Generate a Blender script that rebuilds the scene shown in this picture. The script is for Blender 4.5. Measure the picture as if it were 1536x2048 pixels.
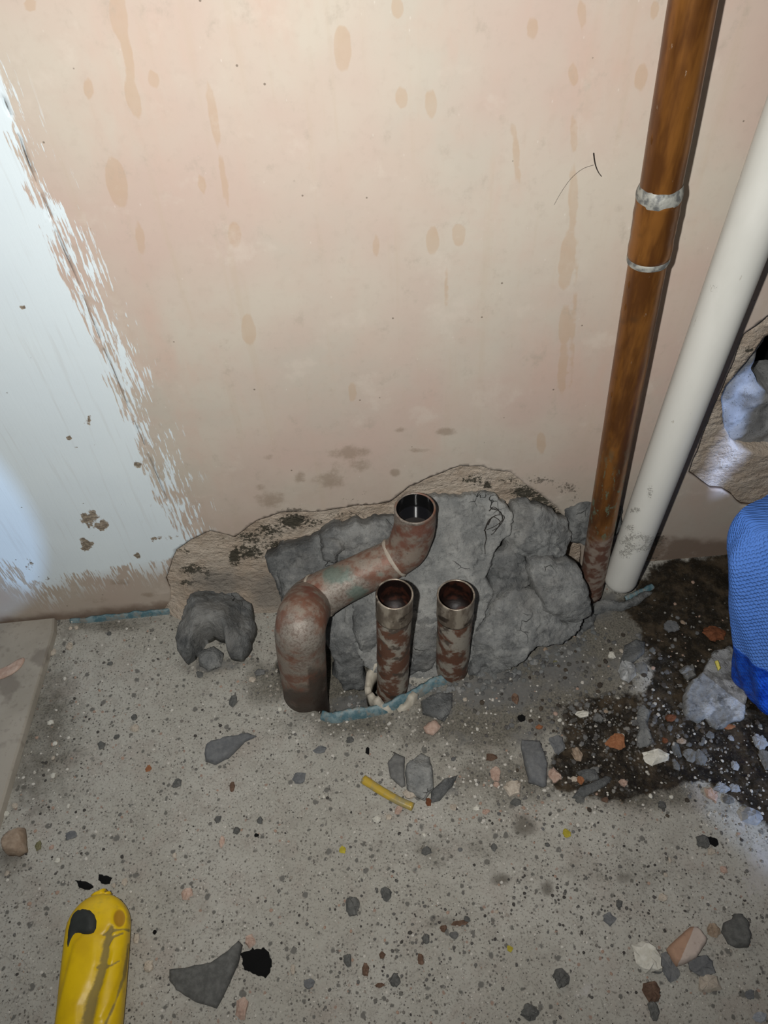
import bpy, math, random
import numpy as np
from mathutils import Vector, Matrix
from mathutils.geometry import delaunay_2d_cdt

for o in list(bpy.data.objects): bpy.data.objects.remove(o, do_unlink=True)
SC = bpy.context.scene; COL = SC.collection
R_ = np.random.RandomState(7); random.seed(7)

# ------------------------------------------------------------------ camera
# x runs along the wall, y into the wall, z up; wall face y=0, floor z=0 (metres)
F = 1538.0; CX, CY = 768.0, 1024.0
dn = np.array([78., 1290., 1538.]); dn /= np.linalg.norm(dn)          # "down" seen by the camera (x right, y down, z forward)
def pixray(x, y): return np.array([x-CX, y-CY, F])/F
n_ = np.cross(pixray(150, 1238), pixray(1450, 1108)); n_ /= np.linalg.norm(n_)
wx = np.cross(n_, dn); wx /= np.linalg.norm(wx)
if wx[0] < 0: wx = -wx
my = np.cross(wx, dn)
if my[2] < 0: my = -my
D = 0.418
r1 = pixray(150, 1238); H = D*float(dn@r1)/float(my@r1)
RW = np.stack([wx, my, -dn])             # camera vector -> world vector
CAM = np.array([0., -D, H])
cam = bpy.data.cameras.new('camera'); co = bpy.data.objects.new('camera', cam); COL.objects.link(co)
cam.sensor_fit = 'VERTICAL'; cam.sensor_height = 36.0; cam.lens = F/2048*36.0; cam.clip_start = 0.01; cam.clip_end = 50
M4 = Matrix.Identity(4)
ax = [RW@np.array([1., 0, 0]), RW@np.array([0, -1., 0]), RW@np.array([0, 0, -1.])]
for i in range(3):
    for j in range(3): M4[j][i] = ax[i][j]
    M4[i][3] = CAM[i]
co.matrix_world = M4; SC.camera = co

# ------------------------------------------------------------------ world, lights, exposure
SC.view_settings.view_transform = 'Standard'; SC.view_settings.look = 'None'
SC.view_settings.gamma = 1; SC.view_settings.exposure = 0.0; SC.view_settings.use_curve_mapping = False
wd = bpy.data.worlds.new('world'); SC.world = wd; wd.use_nodes = True
bg = wd.node_tree.nodes['Background']; bg.inputs[0].default_value = (.55, .62, .75, 1); bg.inputs[1].default_value = 0.05
def lamp(name, kind, loc, power, color, target=None, **kw):
    l = bpy.data.lights.new(name, kind); l.energy = power; l.color = color
    for k, v in kw.items(): setattr(l, k, v)
    o = bpy.data.objects.new(name, l); COL.objects.link(o); o.location = Vector(loc)
    if target is not None:
        o.rotation_euler = (Vector(target)-Vector(loc)).to_track_quat('-Z', 'Y').to_euler()
    return o
# the phone's flash, left of and a little above the lens
fl = CAM + RW@np.array([-.034, -.004, .0])
def wray(x, y): return RW@pixray(x, y)
lamp('phone_flash', 'SPOT', fl, 11.0, (1.0, .985, .955), target=fl+wray(770, 760), shadow_soft_size=.004, spot_size=math.radians(136), spot_blend=1.0)
# cool daylight slipping in from the right through gaps
def shaft(name, loc, aim, half, power, stretch=None, blend=.3, color=(.36, .60, 1.0)):
    loc = Vector(loc); aim = Vector(aim); zx = (loc-aim).normalized(); up = Vector(stretch[0]) if stretch else Vector((0, 0, 1))
    yx = (up-zx*up.dot(zx)).normalized(); xx = yx.cross(zx); o = lamp(name, 'SPOT', loc, power, color, shadow_soft_size=.008, spot_size=2*half, spot_blend=blend)
    k = stretch[1] if stretch else 1.0
    o.matrix_world = Matrix.Translation(loc)@Matrix((xx, yx, zx)).transposed().to_4x4()@Matrix.Diagonal((k, 1, 1, 1)); return o
def hit(px, axis, val):
    d = wray(*px); return CAM+d*((val-CAM[axis])/d[axis])
a1 = hit((-255, 1010), 1, 0.); shaft('daylight_left', (.75, -1.5, .75), a1, .085, 60, ((-.12, 0, 1), .55), .04)
a2 = hit((1660, 1560), 2, 0.02); shaft('daylight_floor', (.95, -1.0, .75), a2, .078, 40, ((0, 1, 0), .75), .3, (.50, .66, 1.0))
a3 = hit((1474, 862), 1, 0.012); a4 = hit((1539, 746), 1, 0.012); shaft('daylight_hole', (.95, -.75, .75), a3, .055, 110, (tuple(a4-a3), .17), .12, (.42, .58, 1.0))

# ------------------------------------------------------------------ projection helpers
def wray(x, y): return RW@pixray(x, y)
def on_plane(px, P0, N, off=0.0):
    d = wray(*px); N = np.asarray(N, float); P = np.asarray(P0, float)+N*off
    return CAM + d*float(N@(P-CAM))/float(N@d)
def on_wall(px, y=0.0): return on_plane(px, (0, y, 0), (0, 1, 0))
def on_floor(px, z=0.0): return on_plane(px, (0, 0, z), (0, 0, 1))
def proj(P):
    c = (np.asarray(P)-CAM)@RW
    return np.stack([CX+F*c[..., 0]/c[..., 2], CY+F*c[..., 1]/c[..., 2]], -1)
def mpp(P): return float(((np.asarray(P)-CAM)@RW)[2])/F      # metres per pixel at P

# ------------------------------------------------------------------ numpy noise
def _h(ix, iy, iz, s):
    n = (ix*374761393 + iy*668265263 + iz*2147483647 + s*1274126177) & 0xffffffff
    n = ((n ^ (n >> 13))*1274126177) & 0xffffffff
    return ((n ^ (n >> 16)) & 0xffff)/65535.0
def vnoise(P, s=0):
    P = np.asarray(P, float); i = np.floor(P).astype(np.int64); f = P-i; f = f*f*f*(f*(f*6-15)+10)
    r = 0
    for a in (0, 1):
        for b in (0, 1):
            for c in (0, 1):
                w = (f[:, 0] if a else 1-f[:, 0])*(f[:, 1] if b else 1-f[:, 1])*(f[:, 2] if c else 1-f[:, 2])
                r = r + w*_h(i[:, 0]+a, i[:, 1]+b, i[:, 2]+c, s)
    return r*2-1
def fbm(P, size, octv=4, s=0, gain=.5):
    P = np.asarray(P, float)/size; a = 1; r = 0; t = 0
    for k in range(octv): r = r+a*vnoise(P*2**k+17.3*k, s+k*13); t += a; a *= gain
    return r/t
def sstep(a, b, x): t = np.clip((x-a)/(b-a), 0, 1); return t*t*(3-2*t)

# ------------------------------------------------------------------ 2-D outline helpers
def sdf(P, poly):                                   # >0 inside
    P = np.asarray(P, float)[:, :2]; poly = np.asarray(poly, float)
    d2 = np.full(len(P), 1e18); ins = np.zeros(len(P), bool)
    A = poly; B = np.roll(poly, -1, 0)
    for a, b in zip(A, B):
        e = b-a; w = P-a; L = e@e
        if L < 1e-18: continue
        t = np.clip((w@e)/L, 0, 1); q = w-t[:, None]*e
        d2 = np.minimum(d2, (q*q).sum(1))
        if a[1] != b[1]:
            c = ((a[1] <= P[:, 1]) != (b[1] <= P[:, 1])) & (P[:, 0] < (b[0]-a[0])*(P[:, 1]-a[1])/(b[1]-a[1])+a[0])
            ins ^= c
    d = np.sqrt(d2); return np.where(ins, d, -d)
def linedist(P, pts):
    P = np.asarray(P, float)[:, :2]; d2 = np.full(len(P), 1e18)
    for a, b in zip(np.asarray(pts[:-1], float), np.asarray(pts[1:], float)):
        e = b-a; w = P-a; t = np.clip((w@e)/(e@e), 0, 1); q = w-t[:, None]*e; d2 = np.minimum(d2, (q*q).sum(1))
    return np.sqrt(d2)
def smooth_poly(poly, n=2):
    p = np.asarray(poly, float)
    for _ in range(n):
        q = np.roll(p, -1, 0); p = np.stack([.75*p+.25*q, .25*p+.75*q], 1).reshape(-1, 2)
    return p
def rough(poly, step, amp, s=0, closed=True, sm=0):
    p = np.asarray(poly, float)
    if sm: p = smooth_poly(p, sm)
    out = []
    rng = range(len(p)) if closed else range(len(p)-1)
    for i in rng:
        a, b = p[i], p[(i+1) % len(p)]; n = max(1, int(np.linalg.norm(b-a)/step))
        for k in range(n): out.append(a+(b-a)*k/n)
    if not closed: out.append(p[-1])
    out = np.array(out); q = np.c_[out, np.zeros(len(out))]
    out = out + amp*np.stack([fbm(q, step*5, 3, s+1, .7), fbm(q, step*5, 3, s+2, .7)], -1)*1.6
    return out

# ------------------------------------------------------------------ mesh helpers
def mesh(name, V, Fc, mat, parent=None, smooth=True, attrs=None):
    me = bpy.data.meshes.new(name); V = np.asarray(V, float)
    org = np.zeros(3)
    me.from_pydata((V-org).tolist(), [], [tuple(int(i) for i in f) for f in Fc])
    if attrs:
        for k, a in attrs.items():
            at = me.attributes.new(k, 'FLOAT', 'POINT'); at.data.foreach_set('value', np.asarray(a, np.float32))
    me.materials.append(mat)
    if smooth: me.polygons.foreach_set('use_smooth', [True]*len(me.polygons))
    me.update(); o = bpy.data.objects.new(name, me); COL.objects.link(o)
    if parent is not None: o.parent = parent
    return o
def recenter(o, base=True):
    me = o.data; n = len(me.vertices); a = np.empty(n*3); me.vertices.foreach_get('co', a); a = a.reshape(-1, 3)
    c = a.mean(0)
    if base: c[2] = a[:, 2].min()
    a -= c; me.vertices.foreach_set('co', a.ravel()); o.location = Vector(c); me.update(); return o
def tag(o, label=None, cat=None, group=None, kind=None):
    if label: o['label'] = label
    if cat: o['category'] = cat
    if group: o['group'] = group
    if kind: o['kind'] = kind
    return o
def empty(name, loc, label, cat, group=None):
    o = bpy.data.objects.new(name, None); COL.objects.link(o); o.location = Vector(loc); o.empty_display_size = .02
    return tag(o, label, cat, group)
def adopt(o, root):                      # parent keeping world place (no rotation on roots)
    o.parent = root; o.location = Vector(o.location)-root.location; return o
def triangulate(outline, holes, spacing, jit=.25, seed=3):
    outline = np.asarray(outline); rs = np.random.RandomState(seed)
    lo, hi = outline.min(0), outline.max(0)
    gx = np.arange(lo[0]+spacing/2, hi[0], spacing); gy = np.arange(lo[1]+spacing/2, hi[1], spacing)
    G = np.stack(np.meshgrid(gx, gy), -1).reshape(-1, 2); G = G+(rs.rand(*G.shape)-.5)*spacing*jit*2
    s = sdf(G, outline)
    for h in holes: s = np.minimum(s, -sdf(G, h))
    G = G[s > spacing*.45]
    loops = [outline]+[np.asarray(h) for h in holes]
    pts = []; edges = []; n = 0
    for l in loops:
        k = len(l); pts.append(l); edges += [(n+i, n+(i+1) % k) for i in range(k)]; n += k
    pts = np.concatenate(pts+[G])
    vs, es, fs, *_ = delaunay_2d_cdt([Vector(p) for p in pts], edges, [], 0, 1e-7)
    V = np.array([tuple(v) for v in vs]); T = np.array([f for f in fs])
    c = V[T].mean(1); s = sdf(c, outline)
    for h in holes: s = np.minimum(s, -sdf(c, h))
    T = T[s > 0]
    a = V[T]; ar = (a[:, 1, 0]-a[:, 0, 0])*(a[:, 2, 1]-a[:, 0, 1])-(a[:, 1, 1]-a[:, 0, 1])*(a[:, 2, 0]-a[:, 0, 0])
    T[ar < 0] = T[ar < 0][:, ::-1]
    return V, T
def boundary(T):
    cnt = {}
    for t in T:
        for i in range(3):
            a, b = int(t[i]), int(t[(i+1) % 3]); cnt[(a, b)] = 1
    return [(a, b) for (a, b) in cnt if (b, a) not in cnt]
def skirt(V, T, vec, close=False):
    """adds side walls from the border of a triangulated sheet along vec"""
    be = boundary(T); idx = sorted({a for e in be for a in e}); m = {a: len(V)+i for i, a in enumerate(idx)}
    V2 = np.concatenate([V, V[idx]+np.asarray(vec)])
    Fc = [tuple(t) for t in T]+[(b, a, m[a], m[b]) for a, b in be]
    if close: 
        V2 = np.concatenate([V2, V2[len(V):].mean(0)[None]]); c = len(V2)-1
        Fc += [(m[b], m[a], c) for a, b in be]
    return V2, Fc, idx
def catmull(P, n):
    P = np.asarray(P, float); Q = np.concatenate([[2*P[0]-P[1]], P, [2*P[-1]-P[-2]]]); out = []
    for i in range(1, len(Q)-2):
        for k in range(n):
            t = k/n; a, b, c, d = Q[i-1], Q[i], Q[i+1], Q[i+2]
            out.append(.5*(2*b+(c-a)*t+(2*a-5*b+4*c-d)*t*t+(3*b-a-3*c+d)*t**3))
    out.append(P[-1]); return np.array(out)
def sweep(P, rad, seg=32, closed_ends=True, bump=None, up=(0, 0, 1), flat=1.0):
    """tube along P with radius per point -> V, F"""
    P = np.asarray(P, float); n = len(P); rad = np.broadcast_to(rad, (n,))
    t = np.gradient(P, axis=0); t /= np.linalg.norm(t, axis=1)[:, None]
    a = np.cross(t[0], up); 
    if np.linalg.norm(a) < 1e-3: a = np.cross(t[0], (0, 1, 0))
    a /= np.linalg.norm(a); V = []
    for i in range(n):
        a = a-t[i]*(a@t[i]); a /= np.linalg.norm(a); b = np.cross(t[i], a)
        th = np.arange(seg)*2*math.pi/seg
        r = rad[i]
        V.append(P[i]+r*(np.cos(th)[:, None]*a+flat*np.sin(th)[:, None]*b))
    V = np.concatenate(V)
    if bump: 
        C = np.repeat(P, seg, 0); d = V-C; d /= np.linalg.norm(d, axis=1)[:, None]+1e-9
        V = V+d*bump(V)[:, None]
    Fc = [(i*seg+j, i*seg+(j+1) % seg, (i+1)*seg+(j+1) % seg, (i+1)*seg+j) for i in range(n-1) for j in range(seg)]
    if closed_ends:
        Fc.append(tuple(range(seg-1, -1, -1))); Fc.append(tuple((n-1)*seg+j for j in range(seg)))
    return V, Fc
def join(*parts):
    V = []; Fc = []; n = 0
    for v, f in parts:
        V.append(np.asarray(v)); Fc += [tuple(i+n for i in t) for t in f]; n += len(v)
    return np.concatenate(V), Fc

# ------------------------------------------------------------------ material helper
class Mat:
    def __init__(s, name, rough=.8, metal=0., spec=.4):
        s.m = bpy.data.materials.new(name); s.m.use_nodes = True; s.t = s.m.node_tree; s.b = s.t.nodes['Principled BSDF']
        s.b.inputs['Roughness'].default_value = rough; s.b.inputs['Metallic'].default_value = metal
        s.b.inputs['Specular IOR Level'].default_value = spec
        s.tc = s.t.nodes.new('ShaderNodeTexCoord'); s.co = s.tc.outputs['Object']
    def put(s, node, key, v):
        if v is None: return
        if hasattr(v, 'is_output'): s.t.links.new(v, node.inputs[key])
        else:
            if isinstance(v, tuple) and len(v) == 3 and node.inputs[key].type == 'RGBA': v = v+(1,)
            node.inputs[key].default_value = v
    def vec(s, scale=(1, 1, 1), off=(0, 0, 0), src=None):
        n = s.t.nodes.new('ShaderNodeMapping'); s.put(n, 'Vector', src or s.co); n.inputs['Scale'].default_value = scale; n.inputs['Location'].default_value = off
        return n.outputs[0]
    def noise(s, scale, detail=3, rough=.5, vec=None, col=False, dist=0.):
        n = s.t.nodes.new('ShaderNodeTexNoise'); s.put(n, 'Vector', vec or s.co); n.inputs['Scale'].default_value = scale
        n.inputs['Detail'].default_value = detail; n.inputs['Roughness'].default_value = rough; n.inputs['Distortion'].default_value = dist
        return n.outputs['Color' if col else 'Fac']
    def vor(s, scale, feat='F1', out='Distance', vec=None, rand=1.):
        n = s.t.nodes.new('ShaderNodeTexVoronoi'); n.feature = feat; s.put(n, 'Vector', vec or s.co); n.inputs['Scale'].default_value = scale
        n.inputs['Randomness'].default_value = rand; return n.outputs[out]
    def math(s, op, a, b=None, clamp=False):
        n = s.t.nodes.new('ShaderNodeMath'); n.operation = op; n.use_clamp = clamp; s.put(n, 0, a); s.put(n, 1, b); return n.outputs[0]
    def add(s, a, b): return s.math('ADD', a, b)
    def mul(s, a, b): return s.math('MULTIPLY', a, b)
    def sub(s, a, b): return s.math('SUBTRACT', a, b)
    def mx(s, a, b): return s.math('MAXIMUM', a, b)
    def step(s, x, lo, hi):            # 0 at lo, 1 at hi (smooth)
        n = s.t.nodes.new('ShaderNodeMapRange'); n.interpolation_type = 'SMOOTHSTEP'; s.put(n, 'Value', x)
        s.put(n, 'From Min', lo); s.put(n, 'From Max', hi); return n.outputs[0]
    def attr(s, name):
        n = s.t.nodes.new('ShaderNodeAttribute'); n.attribute_name = name; return n.outputs['Fac']
    def attrc(s, name):
        n = s.t.nodes.new('ShaderNodeAttribute'); n.attribute_name = name; return n.outputs['Color']
    def mix(s, f, a, b, mode='MIX'):
        n = s.t.nodes.new('ShaderNodeMix'); n.data_type = 'RGBA'; n.blend_type = mode; s.put(n, 'Factor', f)
        s.put(n, 6, a); s.put(n, 7, b); return n.outputs[2]
    def mixf(s, f, a, b):
        n = s.t.nodes.new('ShaderNodeMix'); s.put(n, 'Factor', f); s.put(n, 2, a); s.put(n, 3, b); return n.outputs[0]
    def sep(s, v):
        n = s.t.nodes.new('ShaderNodeSeparateXYZ'); s.put(n, 0, v); return n.outputs
    def rnd(s):
        n = s.t.nodes.new('ShaderNodeObjectInfo'); return n.outputs['Random']
    def bump(s, h, strength=.5, dist=.001, normal=None):
        n = s.t.nodes.new('ShaderNodeBump'); s.put(n, 'Height', h); n.inputs['Strength'].default_value = strength
        n.inputs['Distance'].default_value = dist; s.put(n, 'Normal', normal); return n.outputs[0]
    def out(s, color=None, rough=None, normal=None, metal=None):
        s.put(s.b, 'Base Color', color); s.put(s.b, 'Roughness', rough); s.put(s.b, 'Normal', normal); s.put(s.b, 'Metallic', metal)
        return s.m

# ---- skim plaster with the unfinished white paint
m = Mat('pink_plaster', .75, spec=.3)
big = m.noise(7, 3, .55); med = m.noise(30, 4, .6); sm = m.noise(160, 4, .6)
c = m.mix(m.step(big, .38, .62), (.575, .45, .38), (.585, .52, .435))
c = m.mix(m.mul(m.step(m.noise(5, 5, .6, m.vec(off=(1, 5, 2))), .48, .66), .8), c, (.53, .485, .41)); c = m.mix(m.mul(m.step(med, .45, .72), .7), c, (.58, .475, .395))
c = m.mix(m.mul(m.step(m.noise(14, 5, .6, m.vec((1, 1, .35), (3, 0, 1))), .52, .68), .6), c, (.60, .43, .35))
c = m.mix(m.mul(m.step(sm, .5, .7), .15), c, (.45, .37, .30))
streak = m.noise(1, 4, .6, m.vec((90, 90, 5)))
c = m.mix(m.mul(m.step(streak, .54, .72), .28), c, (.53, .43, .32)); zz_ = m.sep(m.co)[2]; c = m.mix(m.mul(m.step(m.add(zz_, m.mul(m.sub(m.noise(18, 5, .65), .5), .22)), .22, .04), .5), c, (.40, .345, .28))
st = m.add(m.attr('stain'), m.mul(m.sub(m.noise(110, 3), .5), 9))
c = m.mix(m.mul(m.step(st, -1.5, 1.5), m.mixf(m.noise(60, 3), .2, .6)), c, (.50, .335, .20))
st2 = m.add(m.attr('smudge'), m.mul(m.sub(m.noise(120, 5, .7), .5), 1.0))
c = m.mix(m.mul(m.step(st2, .45, .85), .55), c, (.27, .20, .14))
dm = m.add(m.attr('damp'), m.mul(m.sub(m.noise(60, 4), .5), .5))
c = m.mix(m.mul(m.step(dm, .25, .65), .85), c, (.205, .145, .105))
wa = m.attr('white')
str1 = m.noise(1, 3, .55, m.vec((330, 330, 34))); str2 = m.noise(1, 4, .6, m.vec((520, 520, 55), (.3, 0, .7)))
blk = m.noise(45, 2, .5, m.vec((1, 1, .6)))
solid = m.step(m.add(wa, m.add(m.mul(m.mul(m.sub(str1, .5), 62), m.add(.35, m.mul(m.attr('brush'), .65))), m.mul(m.sub(m.noise(55, 2), .5), 16))), -2, 2)
thr = m.add(.44, m.mul(m.math('ABSOLUTE', wa), .0018))
thr = m.sub(thr, m.mul(m.sub(blk, .5), .55))
stk = m.mul(m.step(m.sub(str2, thr), .0, .06), m.step(m.mul(m.attr('brush'), -1), 130, 60) if False else m.step(m.sub(wa, m.mul(m.sub(1, m.attr('brush')), 70)), -130, -60))
wm = m.mx(solid, stk)
scr = m.step(m.add(m.attr('scrape'), m.mul(m.sub(m.noise(150, 4, .6, m.vec((1, 1, .6))), .5), 2.2)), .55, .75)
wm2 = m.mul(wm, m.sub(1, scr))
wcol = m.mix(m.step(m.noise(12, 3), .35, .7), (.77, .86, .90), (.80, .89, .92))
wcol = m.mix(m.mul(m.step(m.noise(1, 4, .6, m.vec((260, 260, 12))), .55, .7), .16), wcol, (.52, .50, .47))
c = m.mix(wm2, c, wcol)
c = m.mix(m.mul(m.mul(scr, m.step(wa, -40, 0)), .85), c, m.mix(m.step(m.noise(1, 3, .6, m.vec((300, 300, 500))), .42, .6), (.13, .105, .075), (.34, .29, .215)))
mo = m.add(m.attr('mold'), m.mul(m.sub(m.noise(330, 4, .7), .5), 1.9))
c = m.mix(m.mul(m.step(mo, .72, .95), .8), c, (.10, .085, .065))
spk = m.mul(m.step(m.vor(85), .07, .045), m.step(m.vor(85, out='Color'), .82, .84))
c = m.mix(m.mul(spk, .7), c, (.12, .09, .06))
c = m.mix(m.mul(m.step(m.noise(55, 6, .7, m.vec((1, 1, .8), (4, 2, 6))), .56, .72), m.sub(.5, m.mul(wm2, .46))), c, (.42, .36, .29)); c = m.mix(m.mul(m.step(m.noise(24, 5, .65, m.vec(off=(9, 2, 4))), .56, .7), m.sub(.5, m.mul(wm2, .5))), c, (.655, .575, .49))
spw = m.step(m.vor(120, vec=m.vec((1, 1, .5), (.1, .2, .3))), .06, .03)
c = m.mix(m.mul(spw, .25), c, (.85, .80, .74))
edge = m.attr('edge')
c = m.mix(m.step(edge, .2, .8), c, (.09, .06, .04))  # broken edge coloured dark, standing in for its thin shadow line
hgt = m.add(m.mul(wm2, .5), m.add(m.mul(sm, .35), m.mul(m.mul(wm2, str2), .5)))
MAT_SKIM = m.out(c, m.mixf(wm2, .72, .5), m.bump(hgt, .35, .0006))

# ---- undercoat
m = Mat('browning_plaster', .9, spec=.2)
n1 = m.noise(260, 5, .65); n2 = m.noise(40, 4, .6)
c = m.mix(m.step(n2, .35, .65), (.49, .395, .305), (.60, .515, .42)); c = m.mix(m.mul(m.step(n1, .5, .7), .35), c, (.33, .25, .18))
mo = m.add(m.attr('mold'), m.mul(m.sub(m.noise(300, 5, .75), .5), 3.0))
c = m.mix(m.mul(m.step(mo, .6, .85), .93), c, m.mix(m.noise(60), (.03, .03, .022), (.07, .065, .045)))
dk = m.add(m.attr('damp'), m.mul(m.sub(n2, .5), .6)); c = m.mix(m.mul(m.step(dk, .2, .7), .8), c, m.mix(n1, (.15, .135, .115), (.25, .23, .20)))
MAT_UNDER = m.out(c, None, m.bump(m.add(n1, m.mul(m.noise(1, 5, .7, m.vec((90, 90, 170))), 1.6)), 1., .0022))

# ---- masonry block behind the broken plaster
m = Mat('grey_blockwork', .92, spec=.2)
n1 = m.noise(500, 4, .7); pit = m.step(m.vor(330), .16, .05)
c = m.mix(m.step(m.noise(60), .35, .7), (.20, .20, .195), (.33, .33, .32)); c = m.mix(m.mul(m.mul(pit, m.step(m.noise(150), .45, .6)), .85), c, (.05, .05, .05))
MAT_BLOCK = m.out(c, None, m.bump(m.sub(n1, m.mul(pit, 1.5)), .8, .001))
m = Mat('dark_cavity', 1., spec=0.); MAT_DARK = m.out((.012, .012, .012))  # near-black colour stands in for shade behind the wall face

# ---- grey mortar
def mortar(name, a, b, dusty=.4):
    m = Mat(name, .78, spec=.35)
    n1 = m.noise(45, 5, .6); n2 = m.noise(420, 4, .7); n3 = m.noise(140, 4, .6, m.vec((1, 1, .5)))
    c = m.mix(m.step(n1, .35, .68), a, b); c = m.mix(m.mul(m.step(n3, .52, .7), dusty), c, (.42, .42, .395))
    c = m.mix(m.mul(m.step(n2, .55, .7), .4), c, tuple(x*.45 for x in a))
    sp = m.step(m.vor(260), .07, .04); c = m.mix(m.mul(sp, .5), c, (.5, .49, .46))
    ck = m.step(m.vor(55, 'DISTANCE_TO_EDGE', vec=m.mix(.03, m.co, m.noise(30, 3, col=True))), .02, .0)
    ck = m.mul(ck, m.step(m.noise(22, 2), .60, .70)); c = m.mix(m.mul(m.step(m.noise(19, 3, .6, m.vec(off=(.2, .7, .1))), .5, .66), .4), c, (.31, .30, .275)); c = m.mix(m.mul(m.step(m.noise(95, 5, .7, m.vec(off=(.9, .1, .4))), .54, .66), .5), c, tuple(x*.55 for x in a)); c = m.mix(m.mul(m.step(m.noise(900, 3, .7), .55, .75), .45), c, (.33, .33, .315))
    c = m.mix(m.mul(ck, .75), c, (.05, .05, .05))
    return m.out(c, m.mixf(n1, .6, .9), m.bump(m.sub(m.add(m.mul(n2, .5), m.add(n3, m.mul(m.noise(230, 5, .7), .8))), m.mul(ck, 2.)), .95, .0022))
MAT_MORTAR = mortar('grey_mortar', (.135, .14, .138), (.275, .28, .27))
MAT_MORTAR_D = mortar('dark_mortar', (.09, .094, .094), (.19, .195, .19), .2)
MAT_MORTAR_L = mortar('pale_mortar', (.20, .206, .20), (.35, .352, .335))

# ---- concrete floor
m = Mat('dusty_concrete', .85, spec=.3)
n0 = m.noise(9, 4, .6); n1 = m.noise(70, 5, .65); n2 = m.noise(600, 4, .7)
c = m.mix(m.step(n0, .35, .65), (.36, .346, .30), (.43, .416, .37)); c = m.mix(m.mul(m.step(n1, .45, .7), .5), c, (.27, .25, .215)); c = m.mix(m.mul(m.step(m.noise(26, 5, .65, m.vec(off=(.6, .2, 0))), .5, .7), .5), c, (.33, .285, .245))
c = m.mix(m.mul(m.step(n2, .52, .66), .75), c, (.15, .14, .12)); c = m.mix(m.mul(m.step(n2, .46, .3), .35), c, (.45, .42, .38))
for sc, lo, hi, col, keep in ((110, .30, .18, (.15, .145, .13), .82), (170, .30, .18, (.14, .135, .12), .74), (330, .32, .18, (.13, .12, .105), .66), (230, .24, .14, (.40, .37, .32), .86), (480, .26, .12, (.58, .55, .49), .86), (190, .25, .15, (.30, .215, .17), .90), (560, .25, .14, (.045, .04, .036), .84)):
    v = m.vec((1, 1, 1), (sc*.013, sc*.007, 0)); d_ = m.add(m.vor(sc, vec=v), m.mul(m.sub(m.noise(sc*2.2, 3, .6), .5), .5)); k = m.sep(m.vor(sc, out='Color', vec=v))[0]
    c = m.mix(m.mul(m.step(d_, lo, hi), m.step(k, keep, keep+.02)), c, col)
dt = m.add(m.attr('dirt'), m.mul(m.sub(m.noise(85, 5, .65), .5), 1.0)); c = m.mix(m.mul(m.step(dt, .35, .95), .75), c, m.mix(n2, (.055, .048, .038), (.14, .125, .10)))
so = m.add(m.attr('soil_pit_dark'), m.mul(m.sub(m.noise(48, 6, .7), .5), 1.1)); c = m.mix(m.mul(m.step(so, .2, .8), .88), c, m.mix(m.step(n2, .4, .62), (.165, .150, .118), (.075, .070, .058)))
gm = m.add(m.attr('smear'), m.mul(m.sub(n1, .5), .9)); c = m.mix(m.mul(m.step(gm, .35, .7), .85), c, m.mix(m.noise(200, 4), (.10, .10, .097), (.19, .188, .178)))
gr = m.add(m.attr('wet'), m.mul(m.sub(m.noise(75, 5, .62), .5), 1.15)); wet = m.step(gr, .36, .66)
wc = m.mix(m.step(m.noise(60, 6, .7), .42, .68), (.016, .013, .009), (.070, .052, .033)); wc = m.mix(m.mul(m.step(n2, .58, .66), .6), wc, (.09, .08, .06))
c = m.mix(wet, c, wc)
pd = m.add(m.attr('powder'), m.mul(m.sub(m.noise(160, 5, .7), .5), 1.3)); c = m.mix(m.mul(m.step(pd, .45, .8), .8), c, (.46, .44, .42))
MAT_FLOOR = m.out(c, m.mixf(wet, .88, m.mixf(m.step(m.noise(260, 3), .45, .6), .14, .55)), m.bump(m.add(m.mul(n2, .5), m.mul(m.noise(220, 4), m.mixf(wet, .5, 1.6))), .6, .0011))

# ---- metals and plastics
m = Mat('lacquered_copper', .36, spec=.5)
z = m.sep(m.co)[2]; n1 = m.noise(1, 4, .6, m.vec((75, 75, 14))); n2 = m.noise(300, 4, .6)
c = m.mix(m.step(n1, .38, .62), (.115, .042, .010), (.26, .105, .022)); c = m.mix(m.mul(m.step(m.noise(45, 3), .58, .72), .5), c, (.085, .042, .018))
low = m.step(m.add(z, m.mul(m.sub(m.noise(90, 4), .5), .05)), .115, .085)
c = m.mix(low, c, m.mix(m.step(m.noise(130, 4), .42, .6), (.12, .055, .035), (.25, .20, .16)))
pat = m.mul(m.mul(m.step(z, .09, .11), m.step(z, .22, .15)), m.step(m.noise(1, 4, .7, m.vec((190, 190, 75))), .54, .62))
c = m.mix(m.mul(pat, .85), c, (.16, .22, .15))
fl_ = m.step(m.noise(1, 5, .7, m.vec((160, 160, 70), (.4, .1, .2))), .66, .70); c = m.mix(m.mul(fl_, .6), c, (.34, .27, .20))
MAT_COPPER = m.out(c, m.mixf(m.mx(low, fl_), .33, .75), m.bump(m.add(m.mul(n2, .3), fl_), .35, .0005), m.mixf(low, .35, .0))
m = Mat('solder_grey', .6, metal=.3); n1 = m.noise(220, 4)
MAT_SOLDER = m.out(m.mix(m.step(n1, .4, .62), (.15, .155, .15), (.40, .40, .36)), None, m.bump(n1, .6, .001))
m = Mat('weathered_copper', .55, spec=.45)
n1 = m.noise(75, 5, .65); n2 = m.noise(400, 4, .7); n3 = m.noise(38, 3, .5, m.vec((1, 1, 1), (2, 1, 0)))
c = m.mix(m.step(n1, .40, .60), (.20, .098, .066), (.285, .235, .19)); c = m.mix(m.mul(m.step(n3, .47, .62), .8), c, m.mix(m.step(n2, .4, .6), (.17, .145, .12), (.33, .305, .265)))
c = m.mix(m.mul(m.step(n2, .55, .7), .5), c, (.055, .042, .034))
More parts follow.
